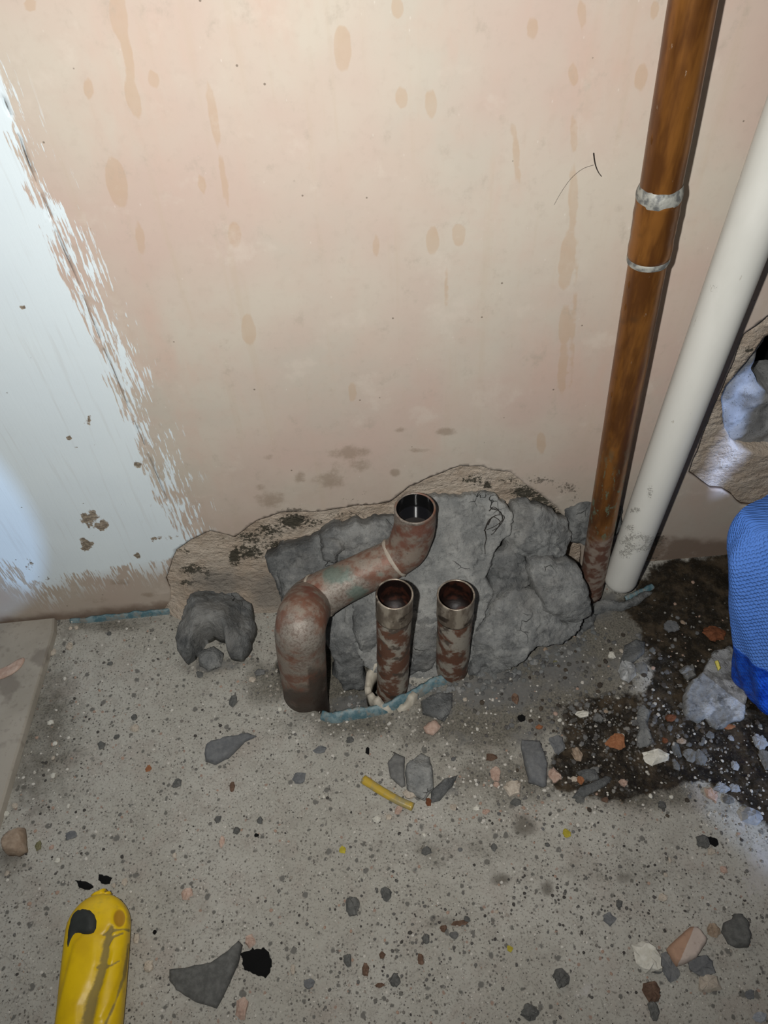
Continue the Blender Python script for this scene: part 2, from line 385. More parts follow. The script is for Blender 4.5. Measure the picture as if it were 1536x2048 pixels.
pt = m.add(m.attr('patina'), m.mul(m.sub(n1, .5), 1.4)); c = m.mix(m.mul(m.step(pt, .4, .8), .7), c, m.mix(n2, (.07, .12, .10), (.16, .24, .205)))
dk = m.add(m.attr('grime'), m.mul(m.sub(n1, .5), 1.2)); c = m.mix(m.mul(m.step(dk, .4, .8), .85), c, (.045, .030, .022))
rd = m.add(m.attr('bare'), m.mul(m.sub(m.noise(120, 3), .5), .8)); c = m.mix(m.mul(m.step(rd, .5, .75), .8), c, (.20, .070, .045))
MAT_OLDCU = m.out(c, m.mixf(n1, .38, .75), m.bump(m.add(m.mul(n2, .35), m.mul(n1, .8)), .5, .001), .2)
m = Mat('limescaled_copper', .5, spec=.45)
z = m.sep(m.co)[2]; n1 = m.noise(70, 4, .6); n2 = m.noise(350, 4, .7)
c = m.mix(m.step(n1, .44, .56), (.145, .066, .040), (.345, .315, .265)); c = m.mix(m.mul(m.step(m.noise(60, 4, .6, m.vec((1, 1, 1), (.3, .2, .5))), .54, .62), .9), c, (.075, .058, .046))
c = m.mix(m.mul(m.step(n2, .56, .7), .4), c, (.07, .055, .04))
MAT_STUB = m.out(c, m.mixf(n1, .38, .75), m.bump(m.add(m.mul(n2, .3), m.mul(n1, .8)), .5, .001), .15)
m = Mat('tinned_coupling', .42, metal=.55); n1 = m.noise(1, 4, .6, m.vec((130, 130, 45)))
c = m.mix(m.step(n1, .4, .62), (.20, .165, .13), (.44, .39, .32)); c = m.mix(m.mul(m.step(m.noise(80, 3), .58, .66), .9), c, (.05, .036, .028))
MAT_TIN = m.out(c, None, m.bump(n1, .3, .0006))
m = Mat('pipe_bore', .5, spec=.35); n1 = m.noise(90, 4)
MAT_BORE = m.out(m.mix(m.step(n1, .45, .6), (.010, .005, .004), (.045, .014, .008)), m.mixf(n1, .35, .7), m.bump(n1, .4, .0015))
m = Mat('black_bore', .2, spec=.6); MAT_BLACKBORE = m.out((.008, .008, .008))
m = Mat('standing_water', .03, spec=.6); MAT_WATER = m.out((.012, .012, .014))
m = Mat('white_plastic', .38, spec=.45)
n1 = m.noise(35, 4, .6, m.vec((1, 1, .35))); sc = m.attr('scuff'); n2 = m.noise(260, 4, .7)
c = m.mix(m.step(n1, .4, .7), (.74, .735, .68), (.68, .675, .62))
k = m.step(m.add(sc, m.mul(m.sub(m.noise(1, 5, .7, m.vec((240, 240, 330)), dist=1.5), .5), 1.6)), .62, .70); k2 = m.step(m.add(sc, m.mul(m.sub(m.noise(1, 5, .7, m.vec((240, 240, 330)), dist=1.5), .5), 1.6)), .80, .74)
c = m.mix(m.mul(m.mul(k, k2), .85), c, (.10, .095, .085)); c = m.mix(m.mul(m.step(sc, .3, .9), .25), c, (.45, .43, .37))
fk = m.mul(m.step(m.noise(1, 3, .6, m.vec((230, 230, 60), (.7, .2, .1))), .70, .73), 1.); c = m.mix(m.mul(fk, .55), c, (.38, .34, .27))
MAT_PLASTIC = m.out(c, m.mixf(m.step(sc, .2, .8), .36, .7), m.bump(m.add(m.mul(n2, .15), k), .25, .0006))
m = Mat('collar_plastic', .6); n1 = m.noise(150, 4); MAT_COLLAR = m.out(m.mix(n1, (.40, .36, .29), (.58, .54, .45)), None, m.bump(n1, .5, .001))
m = Mat('blue_membrane', .5, spec=.4)
n1 = m.noise(140, 5, .65); c = m.mix(m.step(n1, .38, .62), (.075, .155, .185), (.20, .275, .29)); c = m.mix(m.mul(m.step(m.noise(120, 5, .7), .48, .60), .85), c, (.225, .215, .185))
MAT_MEMB = m.out(c, None, m.bump(n1, .6, .0015))
m = Mat('blue_paper', .85, spec=.15)
wt = m.step(m.attr('wet'), -.0015, .0015); n1 = m.noise(120, 4, .6); mp = m.attr('u'); 
v = m.vor(1, vec=m.vec((1, 1, 1), src=m.t.nodes.new('ShaderNodeCombineXYZ').outputs[0]), rand=.25)
cmb = [n for n in m.t.nodes if n.type == 'COMBXYZ'][0]; m.put(cmb, 0, m.add(m.mul(m.attr('u'), 270), m.mul(m.attr('v'), 190))); m.put(cmb, 1, m.sub(m.mul(m.attr('v'), 300), m.mul(m.attr('u'), 170)))
c = m.mix(wt, m.mix(m.noise(25, 3), (.09, .25, .80), (.15, .33, .90)), m.mix(m.step(n1, .35, .65), (.006, .045, .36), (.016, .10, .58)))
hh = m.add(m.mul(m.step(v, .2, .55), m.mixf(wt, 1., .35)), m.mul(n1, m.mixf(wt, .5, 2.6)))
MAT_BLUE = m.out(c, m.mixf(wt, .9, .38), m.bump(hh, .75, .0011))
m = Mat('yellow_plastic', .42, spec=.45)
g = m.add(m.attr('grime'), m.mul(m.sub(m.noise(110, 5, .7), .5), 1.25)); n1 = m.noise(60, 4)
c = m.mix(m.step(n1, .4, .7), (.78, .52, .004), (.66, .42, .006)); c = m.mix(m.mul(m.step(g, .25, .8), .85), c, m.mix(m.noise(90), (.27, .20, .05), (.13, .115, .075)))
c = m.mix(m.step(m.attr('dent'), .3, .7), c, (.42, .22, .012))
MAT_YEL = m.out(c, m.mixf(m.step(g, .3, .8), .4, .8), m.bump(m.noise(300, 4), .15, .0006))
m = Mat('black_rubber', .7); MAT_RUB = m.out(m.mix(m.noise(150, 4), (.018, .02, .019), (.045, .05, .045)), None, m.bump(m.noise(400, 4), .4, .0006))
m = Mat('amber_plastic', .3, spec=.5)
MAT_AMBER = m.out(m.mix(m.step(m.noise(130, 4), .45, .62), (.62, .43, .06), (.42, .35, .16)), None, m.bump(m.noise(250, 3), .2, .0006)); 
m.b.inputs['Transmission Weight'].default_value = .25
m = Mat('fibre_board', .85, spec=.25)
n1 = m.noise(200, 5, .65); c = m.mix(m.step(m.noise(22, 4), .35, .65), (.33, .30, .25), (.40, .365, .31)); c = m.mix(m.mul(m.step(m.noise(34, 3, .5, m.vec(off=(.4, .4, 0))), .58, .66), .6), c, (.18, .155, .13))
c = m.mix(m.mul(m.step(n1, .55, .7), .3), c, (.14, .12, .10)); MAT_BOARD = m.out(c, None, m.bump(n1, .3, .0006))
m = Mat('dark_fibre', .6); MAT_HAIR = m.out((.03, .025, .02))
def stone(name, a, b, rough=.85, sc=220, bs=.5, dot=None):
    m = Mat(name, rough, spec=.35); n1 = m.noise(sc, 5, .65); r = m.rnd()
    c = m.mix(m.step(n1, .35, .68), a, b); c = m.mix(m.mul(r, .35), c, tuple(x*.6 for x in a))
    if dot: c = m.mix(m.step(m.noise(sc*.35, 3), .56, .62), c, dot)
    return m.out(c, None, m.bump(n1, bs, .0012))
ST = {
 'white': stone('white_chalk', (.60, .58, .50), (.78, .76, .68)), 'cream': stone('cream_chip', (.44, .38, .31), (.58, .52, .43)),
 'pink': stone('pink_plaster_chip', (.44, .30, .235), (.58, .44, .36)), 'tan': stone('tan_stone', (.30, .22, .155), (.42, .33, .245)),
 'orange': stone('orange_brick', (.27, .105, .045), (.38, .17, .08)), 'dark': stone('dark_slate', (.095, .096, .09), (.16, .16, .15)),
 'grey': stone('grey_chip', (.14, .14, .135), (.21, .21, .20)), 'blue': stone('cold_grey_chip', (.30, .32, .35), (.44, .46, .49)),
 'slate': stone('slate_grey', (.125, .130, .135), (.185, .19, .19), .7), 'black': stone('bitumen', (.002, .002, .002), (.003, .003, .003), 1.),
 'brown': stone('brown_crumb', (.10, .058, .038), (.20, .125, .085)), 'rust': stone('rust_crumb', (.13, .045, .018), (.24, .085, .035)),
 'moss': stone('yellow_crumb', (.36, .30, .03), (.48, .40, .05)), 'olive': stone('olive_crumb', (.17, .16, .08), (.24, .22, .12)),
 'clear': stone('pale_lump', (.24, .245, .24), (.44, .45, .45), .35, 140),
}
m = Mat('filmed_slab', .6, spec=.5); n1 = m.noise(200, 5, .65); n2 = m.noise(42, 5, .65)
c = m.mix(m.step(n1, .35, .68), (.15, .152, .15), (.235, .237, .232)); fm = m.step(n2, .47, .56); c = m.mix(m.mul(fm, .8), c, (.40, .41, .42)); c = m.mix(m.mul(m.step(m.noise(70, 5, .7, m.vec(off=(.3, .5, .1))), .58, .64), .8), c, (.06, .06, .055))
MAT_SLAB = m.out(c, m.mixf(fm, .75, .28), m.bump(m.add(n1, m.mul(n2, 2.)), .8, .002))
m = Mat('two_tone_plaster', .85, spec=.25); n1 = m.noise(300, 4)
c = m.mix(m.step(m.add(m.attr('tone'), m.mul(m.sub(m.noise(130, 4), .5), 5)), -.6, .6), (.40, .25, .17), (.50, .415, .36)); c = m.mix(m.mul(m.step(n1, .6, .7), .3), c, (.25, .17, .12))
MAT_YTICK = Mat('pale_yellow', .6).out((.75, .66, .15)); MAT_TWO = m.out(c, None, m.bump(n1, .4, .001))
m = Mat('grit', .85); MAT_GRIT = m.out(m.attrc('tint'))

# ================================================================== THE WALL
def gauss(px, lst):                     # sum of elliptical spots given in photo pixels (x, y, rx, ry, strength[, slope])
    r = np.zeros(len(px))
    for g in lst:
        x, y, rx, ry, s = g[:5]; k = g[5] if len(g) > 5 else 0
        dx = px[:, 0]-x-k*(px[:, 1]-y); dy = px[:, 1]-y
        r = np.maximum(r, s*np.exp(-((dx/rx)**2+(dy/ry)**2)))
    return r
def ell(px, lst):                       # signed distance (pixels) to a union of long stains
    r = np.full(len(px), -999.)
    for x, y, rx, ry, k in lst:
        dx = px[:, 0]-x-k*(px[:, 1]-y); dy = px[:, 1]-y
        q = np.sqrt((dx/rx)**2+(dy/ry)**2); r = np.maximum(r, (1-q)*min(rx, ry))
    return r
EDGE_L = [(333, 1199), (342, 1183), (331, 1157), (342, 1125), (352, 1099), (381, 1079), (420, 1062), (437, 1066), (469, 1074), (482, 1063), (512, 1043), (541, 1033), (560, 1025), (586, 1025), (625, 1024), (658, 1020), (707, 1012), (756, 1009), (778, 1004), (800, 986), (817, 972), (856, 955), (887, 943), (919, 931), (966, 931), (981, 939), (1020, 943), (1044, 962), (1075, 982), (1102, 1005), (1118, 1021), (1150, 1060), (1165, 1110)]
HOLE_R = [(1640, 560), (1536, 632), (1489, 668), (1466, 722), (1440, 775), (1412, 850), (1385, 915), (1377, 944), (1403, 968), (1422, 981), (1445, 981), (1464, 994), (1486, 1012), (1510, 1016), (1560, 1000), (1640, 990), (1760, 900), (1760, 600)]
def wall_uv(pxs): return np.array([on_wall(p)[[0, 2]] for p in pxs])
eL = wall_uv(EDGE_L); eL[0, 1] = min(eL[0, 1], .004)
eL = rough(eL, .0035, .0011, 5, closed=False)
outl = np.concatenate([[(-.62, -.01), (eL[0, 0], -.01)], eL, [(eL[-1, 0]+.002, -.01), (.68, -.01), (.68, .80), (-.62, .80)]])
hR = rough(wall_uv(HOLE_R), .004, .0013, 9)
JOINT = [(6, 194), (30, 255), (60, 335), (93, 420), (122, 495), (152, 560), (181, 634), (209, 703), (243, 785), (270, 848), (300, 922), (334, 1007)]
def along(poly, a, b, n):               # sub-polyline between arc fractions
    p = np.asarray(poly, float); s = np.r_[0, np.cumsum(np.linalg.norm(np.diff(p, axis=0), axis=1))]; s /= s[-1]
    t = np.linspace(a, b, n); return np.stack([np.interp(t, s, p[:, 0]), np.interp(t, s, p[:, 1])], -1)
slots = []
for a, b, w in ((.0, .045, .0007), (.09, .215, .0007), (.24, .30, .0004), (.33, .47, .0006), (.49, .60, .0003), (.62, .78, .0005), (.80, .86, .0003), (.88, 1., .0004)):
    c_ = wall_uv(along(JOINT, a, b, 12)); c_[:, 0] += .0006*fbm(np.c_[c_*40, np.zeros(12)], 1, 2, 3); q = np.sin(np.linspace(.12, math.pi-.12, 12))*w+.0001
    slots.append(np.concatenate([c_+np.c_[q, 0*q], (c_-np.c_[q, 0*q])[::-1]]))
V2, T = triangulate(outl, [hR]+slots, .0024)
px = proj(np.c_[V2[:, 0], np.zeros(len(V2)), V2[:, 1]])
und = fbm(np.c_[V2, np.zeros(len(V2))], .12, 3, 2)*.0009
V = np.c_[V2[:, 0], und, V2[:, 1]]
WHITE = [(-400, 150), (-60, 120), (0, 135), (20, 190), (30, 240), (12, 268), (28, 310), (58, 400), (92, 485), (130, 565), (160, 630), (200, 700), (228, 790), (262, 868), (290, 950), (312, 1000), (372, 1085), (338, 1118), (270, 1128), (190, 1140), (120, 1150), (102, 1172), (60, 1160), (34, 1140), (0, 1120), (-400, 1150)]
WHITE = np.array(WHITE, float)
white = sdf(px, WHITE); brush = sstep(1150, 1060, px[:, 1]+.25*(px[:, 0]-200))*np.maximum(sstep(170, 330, px[:, 1]), .0)
STAINS = [(238, 30, 18, 50, .1), (256, 110, 10, 60, .16), (266, 195, 14, 45, .25), (307, 157, 11, 20, .1), (177, 175, 9, 22, .1), (233, 365, 21, 52, .17), (404, 370, 8, 18, .2), (280, 475, 9, 32, .15), (469, 470, 13, 27, .05), (497, 660, 14, 32, .08), (685, 95, 18, 46, .03), (803, 195, 12, 22, 0), (862, 205, 12, 30, .0), (427, 230, 9, 70, .15), (448, 360, 7, 50, .15), (1032, 305, 7, 64, .08), (865, 480, 13, 30, .0), (918, 470, 14, 22, 0), (752, 490, 7, 22, 0), (893, 570, 4, 34, -.02), (1065, 55, 11, 24, .0), (1147, 150, 10, 22, 0), (1148, 270, 7, 40, 0), (1146, 400, 9, 70, -.02), (1134, 520, 16, 60, -.12), (1130, 650, 13, 40, -.05), (1125, 735, 9, 55, -.05), (1082, 885, 9, 22, 0), (1148, 640, 4, 120, -.05), (1283, 155, 13, 28, -.15), (795, 15, 12, 22, 0), (60, 10, 14, 14, 0), (705, 780, 8, 22, 0), (615, 330, 6, 10, 0), (1165, 30, 8, 30, .05), (1310, 20, 8, 20, -.1)]
stain = ell(px, STAINS)
smudge = 1.35*gauss(px, [(700, 905, 70, 22, .62), (660, 960, 45, 25, .66), (720, 930, 50, 22, .55), (670, 940, 22, 30, .5), (790, 945, 12, 10, .9), (890, 863, 30, 12, .72), (840, 900, 40, 8, .55), (920, 900, 15, 25, .4), (600, 955, 18, 18, .62), (535, 915, 20, 12, .5), (520, 975, 20, 12, .55), (1000, 880, 60, 40, .3), (540, 1000, 45, 25, .62), (800, 860, 22, 8, .6), (220, 905, 8, 5, .8), (118, 1110, 40, 20, .3), (240, 1165, 30, 10, .6), (300, 1190, 30, 8, .6), (200, 1200, 60, 14, .45)])
damp = np.maximum(gauss(px, [(1330, 1100, 140, 28, 1.), (1420, 1110, 90, 32, 1.), (1300, 1060, 25, 30, .7)]), .62*sstep(40, 4, (px[:, 1]-1240+.1*(px[:, 0]-150))*-1)*(px[:, 0] < 400))
scrape = gauss(px, [(182, 1036, 24, 18, 1.1), (205, 1050, 18, 14, 1.), (172, 1088, 20, 17, .95), (308, 1080, 18, 10, .85), (345, 1075, 24, 8, .7), (275, 932, 9, 7, 1.1), (177, 838, 9, 12, .8), (153, 895, 9, 4, 1.), (62, 787, 3, 3, 1.5), (138, 877, 4, 4, 1.4), (275, 1110, 8, 9, 1.), (280, 1045, 12, 8, .7), (48, 615, 5, 4, 1.5), (305, 1012, 12, 8, .7), (60, 1130, 12, 25, .65), (95, 1160, 14, 8, .7)])
moldW = 1.18*gauss(px, [(730, 985, 40, 12, .55), (600, 1008, 40, 12, .5), (700, 1000, 50, 8, .6), (1080, 960, 60, 16, .72), (1135, 975, 40, 25, .72), (1150, 1000, 30, 40, .6), (1310, 1080, 36, 26, .85), (1480, 700, 10, 10, .6), (588, 1020, 36, 8, .9), (1290, 1120, 60, 20, .75), (250, 1235, 120, 8, .55)])
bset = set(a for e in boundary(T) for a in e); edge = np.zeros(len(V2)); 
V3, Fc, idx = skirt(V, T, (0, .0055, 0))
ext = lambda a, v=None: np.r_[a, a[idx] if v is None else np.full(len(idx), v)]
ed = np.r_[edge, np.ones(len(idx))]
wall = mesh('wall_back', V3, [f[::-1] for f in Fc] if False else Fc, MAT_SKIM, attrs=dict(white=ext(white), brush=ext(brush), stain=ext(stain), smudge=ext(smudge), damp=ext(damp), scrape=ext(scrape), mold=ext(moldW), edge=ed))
tag(wall, 'pink skimmed plaster wall with drip stains and unfinished white paint', kind='structure')

# undercoat showing in the two broken places
BLOCKHOLE = [(1440, 790), (1452, 772), (1466, 752), (1488, 728), (1509, 704), (1536, 672), (1600, 640), (1690, 700), (1690, 880), (1600, 910), (1536, 906), (1500, 905), (1480, 902), (1463, 890), (1449, 865), (1444, 830)]
def under(name, lo, hi, holes, spacing, amp, base, bulge, seed):
    o2 = np.array([(lo[0], lo[1]), (hi[0], lo[1]), (hi[0], hi[1]), (lo[0], hi[1])]); o2 = rough(o2, spacing*1.5, 0, 1)
    V2, T = triangulate(o2, holes, spacing, seed=seed); P = np.c_[V2, np.zeros(len(V2))]
    y = base-amp*(fbm(P, .018, 5, seed, .6)+.55*np.abs(fbm(P*np.array([1, 1.8, 1]), .007, 4, seed+9, .7)))
    px0 = proj(np.c_[V2[:, 0], y, V2[:, 1]])
    if bulge: y = y-bulge*np.exp(-np.clip(V2[:, 1], 0, 1)/.028)*sstep(300, 380, px0[:, 0])*sstep(1180, 1080, px0[:, 0])
    V = np.c_[V2[:, 0], y, V2[:, 1]]; px = proj(V)
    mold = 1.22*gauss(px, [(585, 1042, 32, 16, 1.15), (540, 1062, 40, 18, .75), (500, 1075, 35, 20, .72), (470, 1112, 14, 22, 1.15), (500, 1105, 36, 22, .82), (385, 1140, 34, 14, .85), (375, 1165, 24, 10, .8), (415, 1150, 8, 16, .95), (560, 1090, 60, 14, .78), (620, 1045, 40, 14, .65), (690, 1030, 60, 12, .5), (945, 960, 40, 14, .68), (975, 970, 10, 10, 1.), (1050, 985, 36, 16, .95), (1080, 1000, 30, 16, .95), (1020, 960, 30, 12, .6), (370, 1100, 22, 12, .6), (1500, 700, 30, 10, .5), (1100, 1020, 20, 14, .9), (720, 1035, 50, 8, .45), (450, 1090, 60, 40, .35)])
    damp_ = gauss(px, [(450, 1170, 120, 45, .62), (540, 1185, 70, 60, .75), (620, 1120, 80, 50, .5), (1480, 985, 80, 40, .3)])
    V3, Fc, ix = skirt(V, T, (0, .02, 0)); e = lambda a: np.r_[a, a[ix]]
    o = mesh(name, V3, Fc, MAT_UNDER, wall, attrs=dict(mold=e(mold), damp=e(damp_))); return tag(o, 'rough brown undercoat plaster where the skim has broken off')
pL = wall_uv([(250, 1150), (1260, 880)])
under('undercoat', (pL[0, 0], -.012), (pL[1, 0], pL[1, 1]), [], .0019, .0022, .0072, .022, 3)
pR = wall_uv([(1290, 1080), (1860, 510)]); bh = rough(np.array([on_wall(p, .008)[[0, 2]] for p in BLOCKHOLE]), .004, .0018, 3)
under('undercoat', (pR[0, 0], max(pR[0, 1], .0)), (pR[1, 0], pR[1, 1]), [bh], .0022, .0028, .0085, 0, 8)
CAV = [(1510, 700), (1536, 662), (1600, 640), (1660, 700), (1640, 790), (1560, 800), (1536, 790), (1520, 778), (1508, 742)]
bo = wall_uv([(1395, 1000), (1800, 1000), (1800, 560), (1395, 560)]); bo = rough(bo, .005, 0, 1)
cv = rough(np.array([on_wall(p, .019)[[0, 2]] for p in CAV]), .004, .002, 4)
V2, T = triangulate(bo, [cv], .0028); P = np.c_[V2, np.zeros(len(V2))]
y = .020-.006*fbm(P, .05, 4, 5)-.0045*fbm(P, .012, 4, 6, .7)
V3, Fc, ix = skirt(np.c_[V2[:, 0], y, V2[:, 1]], T, (0, .045, 0))
tag(mesh('block', V3, Fc, MAT_BLOCK, wall), 'grey pitted block seen through the broken plaster')
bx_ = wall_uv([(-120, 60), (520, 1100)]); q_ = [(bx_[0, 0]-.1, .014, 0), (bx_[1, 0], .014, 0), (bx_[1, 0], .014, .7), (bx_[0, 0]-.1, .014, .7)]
tag(mesh('backing', q_+[(a, b+.01, d) for a, b, d in q_], [(0, 1, 2, 3), (7, 6, 5, 4), (0, 4, 5, 1), (1, 5, 6, 2), (2, 6, 7, 3), (3, 7, 4, 0)], MAT_DARK, wall, smooth=False), 'added near-black sheet darkening the crack in the plaster')  # sheet added behind the slots so the crack line shows dark
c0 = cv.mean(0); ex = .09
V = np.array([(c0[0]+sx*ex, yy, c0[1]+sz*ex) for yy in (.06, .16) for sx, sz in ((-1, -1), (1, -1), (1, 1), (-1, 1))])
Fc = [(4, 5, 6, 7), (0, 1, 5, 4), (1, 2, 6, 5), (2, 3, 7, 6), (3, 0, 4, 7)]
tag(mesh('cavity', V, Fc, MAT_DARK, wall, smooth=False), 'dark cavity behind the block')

# ================================================================== THE FLOOR
PIT = np.array([(553, 1325), (562, 1365), (585, 1395), (612, 1414), (645, 1424), (700, 1428), (748, 1420), (790, 1398), (812, 1375), (800, 1340), (760, 1310), (690, 1290), (620, 1285), (570, 1295)], float)
xs = np.arange(-.66, .7, .0022); ys = np.arange(-.70, .034, .0022)
nx, ny = len(xs), len(ys); G = np.stack(np.meshgrid(xs, ys), -1).reshape(-1, 2); P = np.c_[G, np.zeros(len(G))]
px = proj(P)
pit = sdf(px, PIT)+6*fbm(P, .012, 3, 4)
WETP = np.array([(1235, 1215), (1260, 1185), (1290, 1150), (1340, 1120), (1480, 1100), (1700, 1090), (1750, 1600), (1600, 1640), (1536, 1660), (1500, 1625), (1455, 1590), (1400, 1560), (1340, 1580), (1250, 1600), (1180, 1600), (1110, 1580), (1095, 1540), (1115, 1500), (1128, 1450), (1120, 1410), (1160, 1395), (1225, 1390), (1300, 1360), (1290, 1300), (1280, 1255)], float)
wet = np.clip(sdf(px, WETP)/45+.5, -1, 1.25)
wet = wet-gauss(px, [(1285, 1440, 26, 70, .75), (1180, 1555, 45, 22, .5), (1290, 1530, 20, 26, .5)])
dirt = gauss(px, [(90, 1420, 70, 150, .62), (60, 1560, 60, 120, .75), (20, 1720, 50, 60, .8), (130, 1270, 40, 30, .6), (1000, 1760, 30, 16, .95), (1095, 1775, 20, 24, .95), (1050, 1650, 36, 28, 1.), (890, 1845, 70, 18, .75), (1250, 1755, 30, 16, .7), (845, 1700, 24, 18, .8), (560, 1350, 30, 60, .6), (640, 1430, 60, 10, .5), (1260, 1600, 80, 16, .6), (1450, 1620, 40, 20, .6), (1205, 1745, 24, 16, .5), (985, 1420, 120, 60, .42), (860, 1470, 70, 40, .45), (1300, 1990, 36, 30, .3), (300, 1240, 150, 14, .55), (640, 1250, 80, 60, .6), (900, 1560, 70, 24, .55), (500, 1320, 40, 16, .6)])
smear = gauss(px, [(1000, 1380, 130, 65, .8), (1130, 1330, 90, 80, .75), (880, 1410, 40, 50, .85), (1060, 1480, 60, 60, .6), (1180, 1330, 60, 60, .45), (1230, 1330, 50, 40, .6), (700, 1380, 70, 40, .8), (890, 1580, 50, 26, .6), (1200, 1210, 50, 40, .8), (430, 1330, 70, 20, .7), (930, 1480, 60, 30, .5), (1280, 1450, 22, 60, .9), (1180, 1550, 40, 22, .8)])
soil_pit_dark = gauss(px, [(1090, 1370, 190, 110, 1.2), (1240, 1260, 90, 80, 1.3), (1150, 1300, 120, 80, 1.2), (950, 1430, 200, 90, .95), (720, 1440, 170, 50, .75), (540, 1370, 60, 60, .8), (1040, 1560, 200, 60, .7), (1300, 1590, 160, 40, .8), (100, 1450, 90, 200, .6), (430, 1330, 100, 30, .6), (200, 1250, 160, 20, .6), (900, 1700, 200, 60, .45), (1250, 1760, 160, 70, .45), (640, 1300, 60, 60, .8)])
soil_pit_dark = np.maximum(soil_pit_dark, 1.5*sstep(-10, 10, pit))  # pit shade put into the colour, as the flash lights the hole
powder = gauss(px, [(1520, 1740, 50, 100, .75), (1490, 1640, 40, 40, .7), (1170, 1985, 40, 30, .65), (1010, 2030, 50, 20, .5), (890, 1960, 60, 12, .35), (700, 1445, 100, 12, .35), (1530, 1850, 20, 60, .5)])
inb = sstep(0, 1, 1-wet)
z = .0011*fbm(P, .05, 3, 1)+.0006*fbm(P, .007, 3, 2)+.0016*np.clip(wet, 0, 1)*fbm(P, .006, 4, 5, .7)-.0015*np.clip(wet, 0, 1)
z = z+.003*np.clip(smear-.3, 0, 1)*(1+fbm(P, .012, 4, 7))
z = z-.034*sstep(-3, 14, pit)+.006*sstep(0, 20, pit)*fbm(P, .012, 3, 21); dirt = np.maximum(dirt, 1.15*sstep(-14, 10, pit+8*fbm(P, .01, 3, 22)))  # dirt mask also darkens the pit, shade put into its colour
V = np.c_[G, z]; ii = np.arange(nx*ny).reshape(ny, nx)
Fc = np.stack([ii[:-1, :-1], ii[:-1, 1:], ii[1:, 1:], ii[1:, :-1]], -1).reshape(-1, 4)
floor = tag(mesh('floor', V, Fc, MAT_FLOOR, attrs=dict(wet=wet, dirt=dirt, smear=smear, soil_pit_dark=soil_pit_dark, powder=powder)), 'dusty grey concrete floor with a dark wet patch', kind='structure')
_fz = z.reshape(ny, nx)
def fz(x, y):
    i = int(np.clip(round((y-ys[0])/.0022), 0, ny-1)); j = int(np.clip(round((x-xs[0])/.0022), 0, nx-1)); return float(_fz[i, j])

# ================================================================== generic solids
def slab(name, P3, n, thick, mat, step=.002, amp=.0006, k=None, namp=.0008, nsize=.01, back=None, parent=None, seed=1, base=0., attrs=None, tilt=None, rgh=True, sm=1, pw=.5, facets=0, fine=0.):
    """solid with the given 3-D outline: domed along n by `thick`, with sides going back by `back`"""
    P3 = np.asarray(P3, float); o = P3.mean(0); n = np.asarray(n, float); n /= np.linalg.norm(n)
    u = np.cross((0, 1, 0) if abs(n[1]) < .9 else (0, 0, 1), n); u /= np.linalg.norm(u); v = np.cross(n, u)
    q = np.stack([(P3-o)@u, (P3-o)@v], -1)
    q = rough(q, step*1.2, amp if rgh else 0, seed, sm=sm)
    V2, T = triangulate(q, [], step, seed=seed)
    s = np.clip(sdf(V2, q), 0, 1); k = k or thick
    Pn = np.c_[V2, np.full(len(V2), seed*.37)]
    t = np.clip(s/k, 0, 1); h = base+thick*(1-(1-t)**2)**pw+namp*fbm(Pn, nsize, 4, seed, .6)*sstep(0, .4, t)
    if facets:
        rs = np.random.RandomState(seed+77); R2 = (V2**2).sum(1).max()*.8; c_ = V2[rs.randint(0, len(V2), facets)]
        pl = np.stack([thick*(1.12-(c@c)/R2*1.1)-(2*thick*1.1/R2)*((V2-c)@c)+thick*.10*rs.randn()+((V2-c)@rs.randn(2))*.10 for c in c_]); pl = pl.min(0)
        h = base+np.minimum(thick*(1-(1-t)**2)**pw, np.maximum(pl, thick*.15))+namp*fbm(Pn, nsize, 4, seed, .6)*sstep(0, .4, t)+namp*.5*(np.abs(fbm(Pn, nsize*.4, 3, seed+5))*-1)+fine*fbm(Pn, .0045, 3, seed+8, .7)-(.0026 if fine else 0)*(1-sstep(0, .07, np.abs(fbm(Pn, .03, 4, seed+30, .6))))*sstep(-.2, .3, fbm(Pn, .04, 2, seed+31))-(.0012 if fine else 0)*np.abs(fbm(Pn*np.array([1., 2.2, 1]), .012, 3, seed+40))
    if tilt is not None: h = h+V2@np.asarray(tilt)
    V = o+V2[:, :1]*u+V2[:, 1:]*v+h[:, None]*n
    V, Fc, ix = skirt(V, T, -n*(back if back is not None else thick), close=True)
    at = None
    if attrs: at = {a: fn(proj(V)) for a, fn in attrs.items()}
    return mesh(name, V, Fc, mat, parent, attrs=at)
def floor_slab(name, pxs, thick, mat, z0=None, **kw):
    P = np.array([on_floor(p, thick*.8) for p in pxs])
    z0 = np.mean([fz(p[0], p[1]) for p in P]) if z0 is None else z0
    P[:, 2] = z0+thick*.25
    kw.setdefault('back', thick*.35); kw.setdefault('sm', 0); kw.setdefault('facets', 4); kw['k'] = min(kw.get('k', .002), .0022); kw.setdefault('step', .0016)
    return recenter(slab(name, P, (0, 0, 1), thick*.75, mat, **kw))

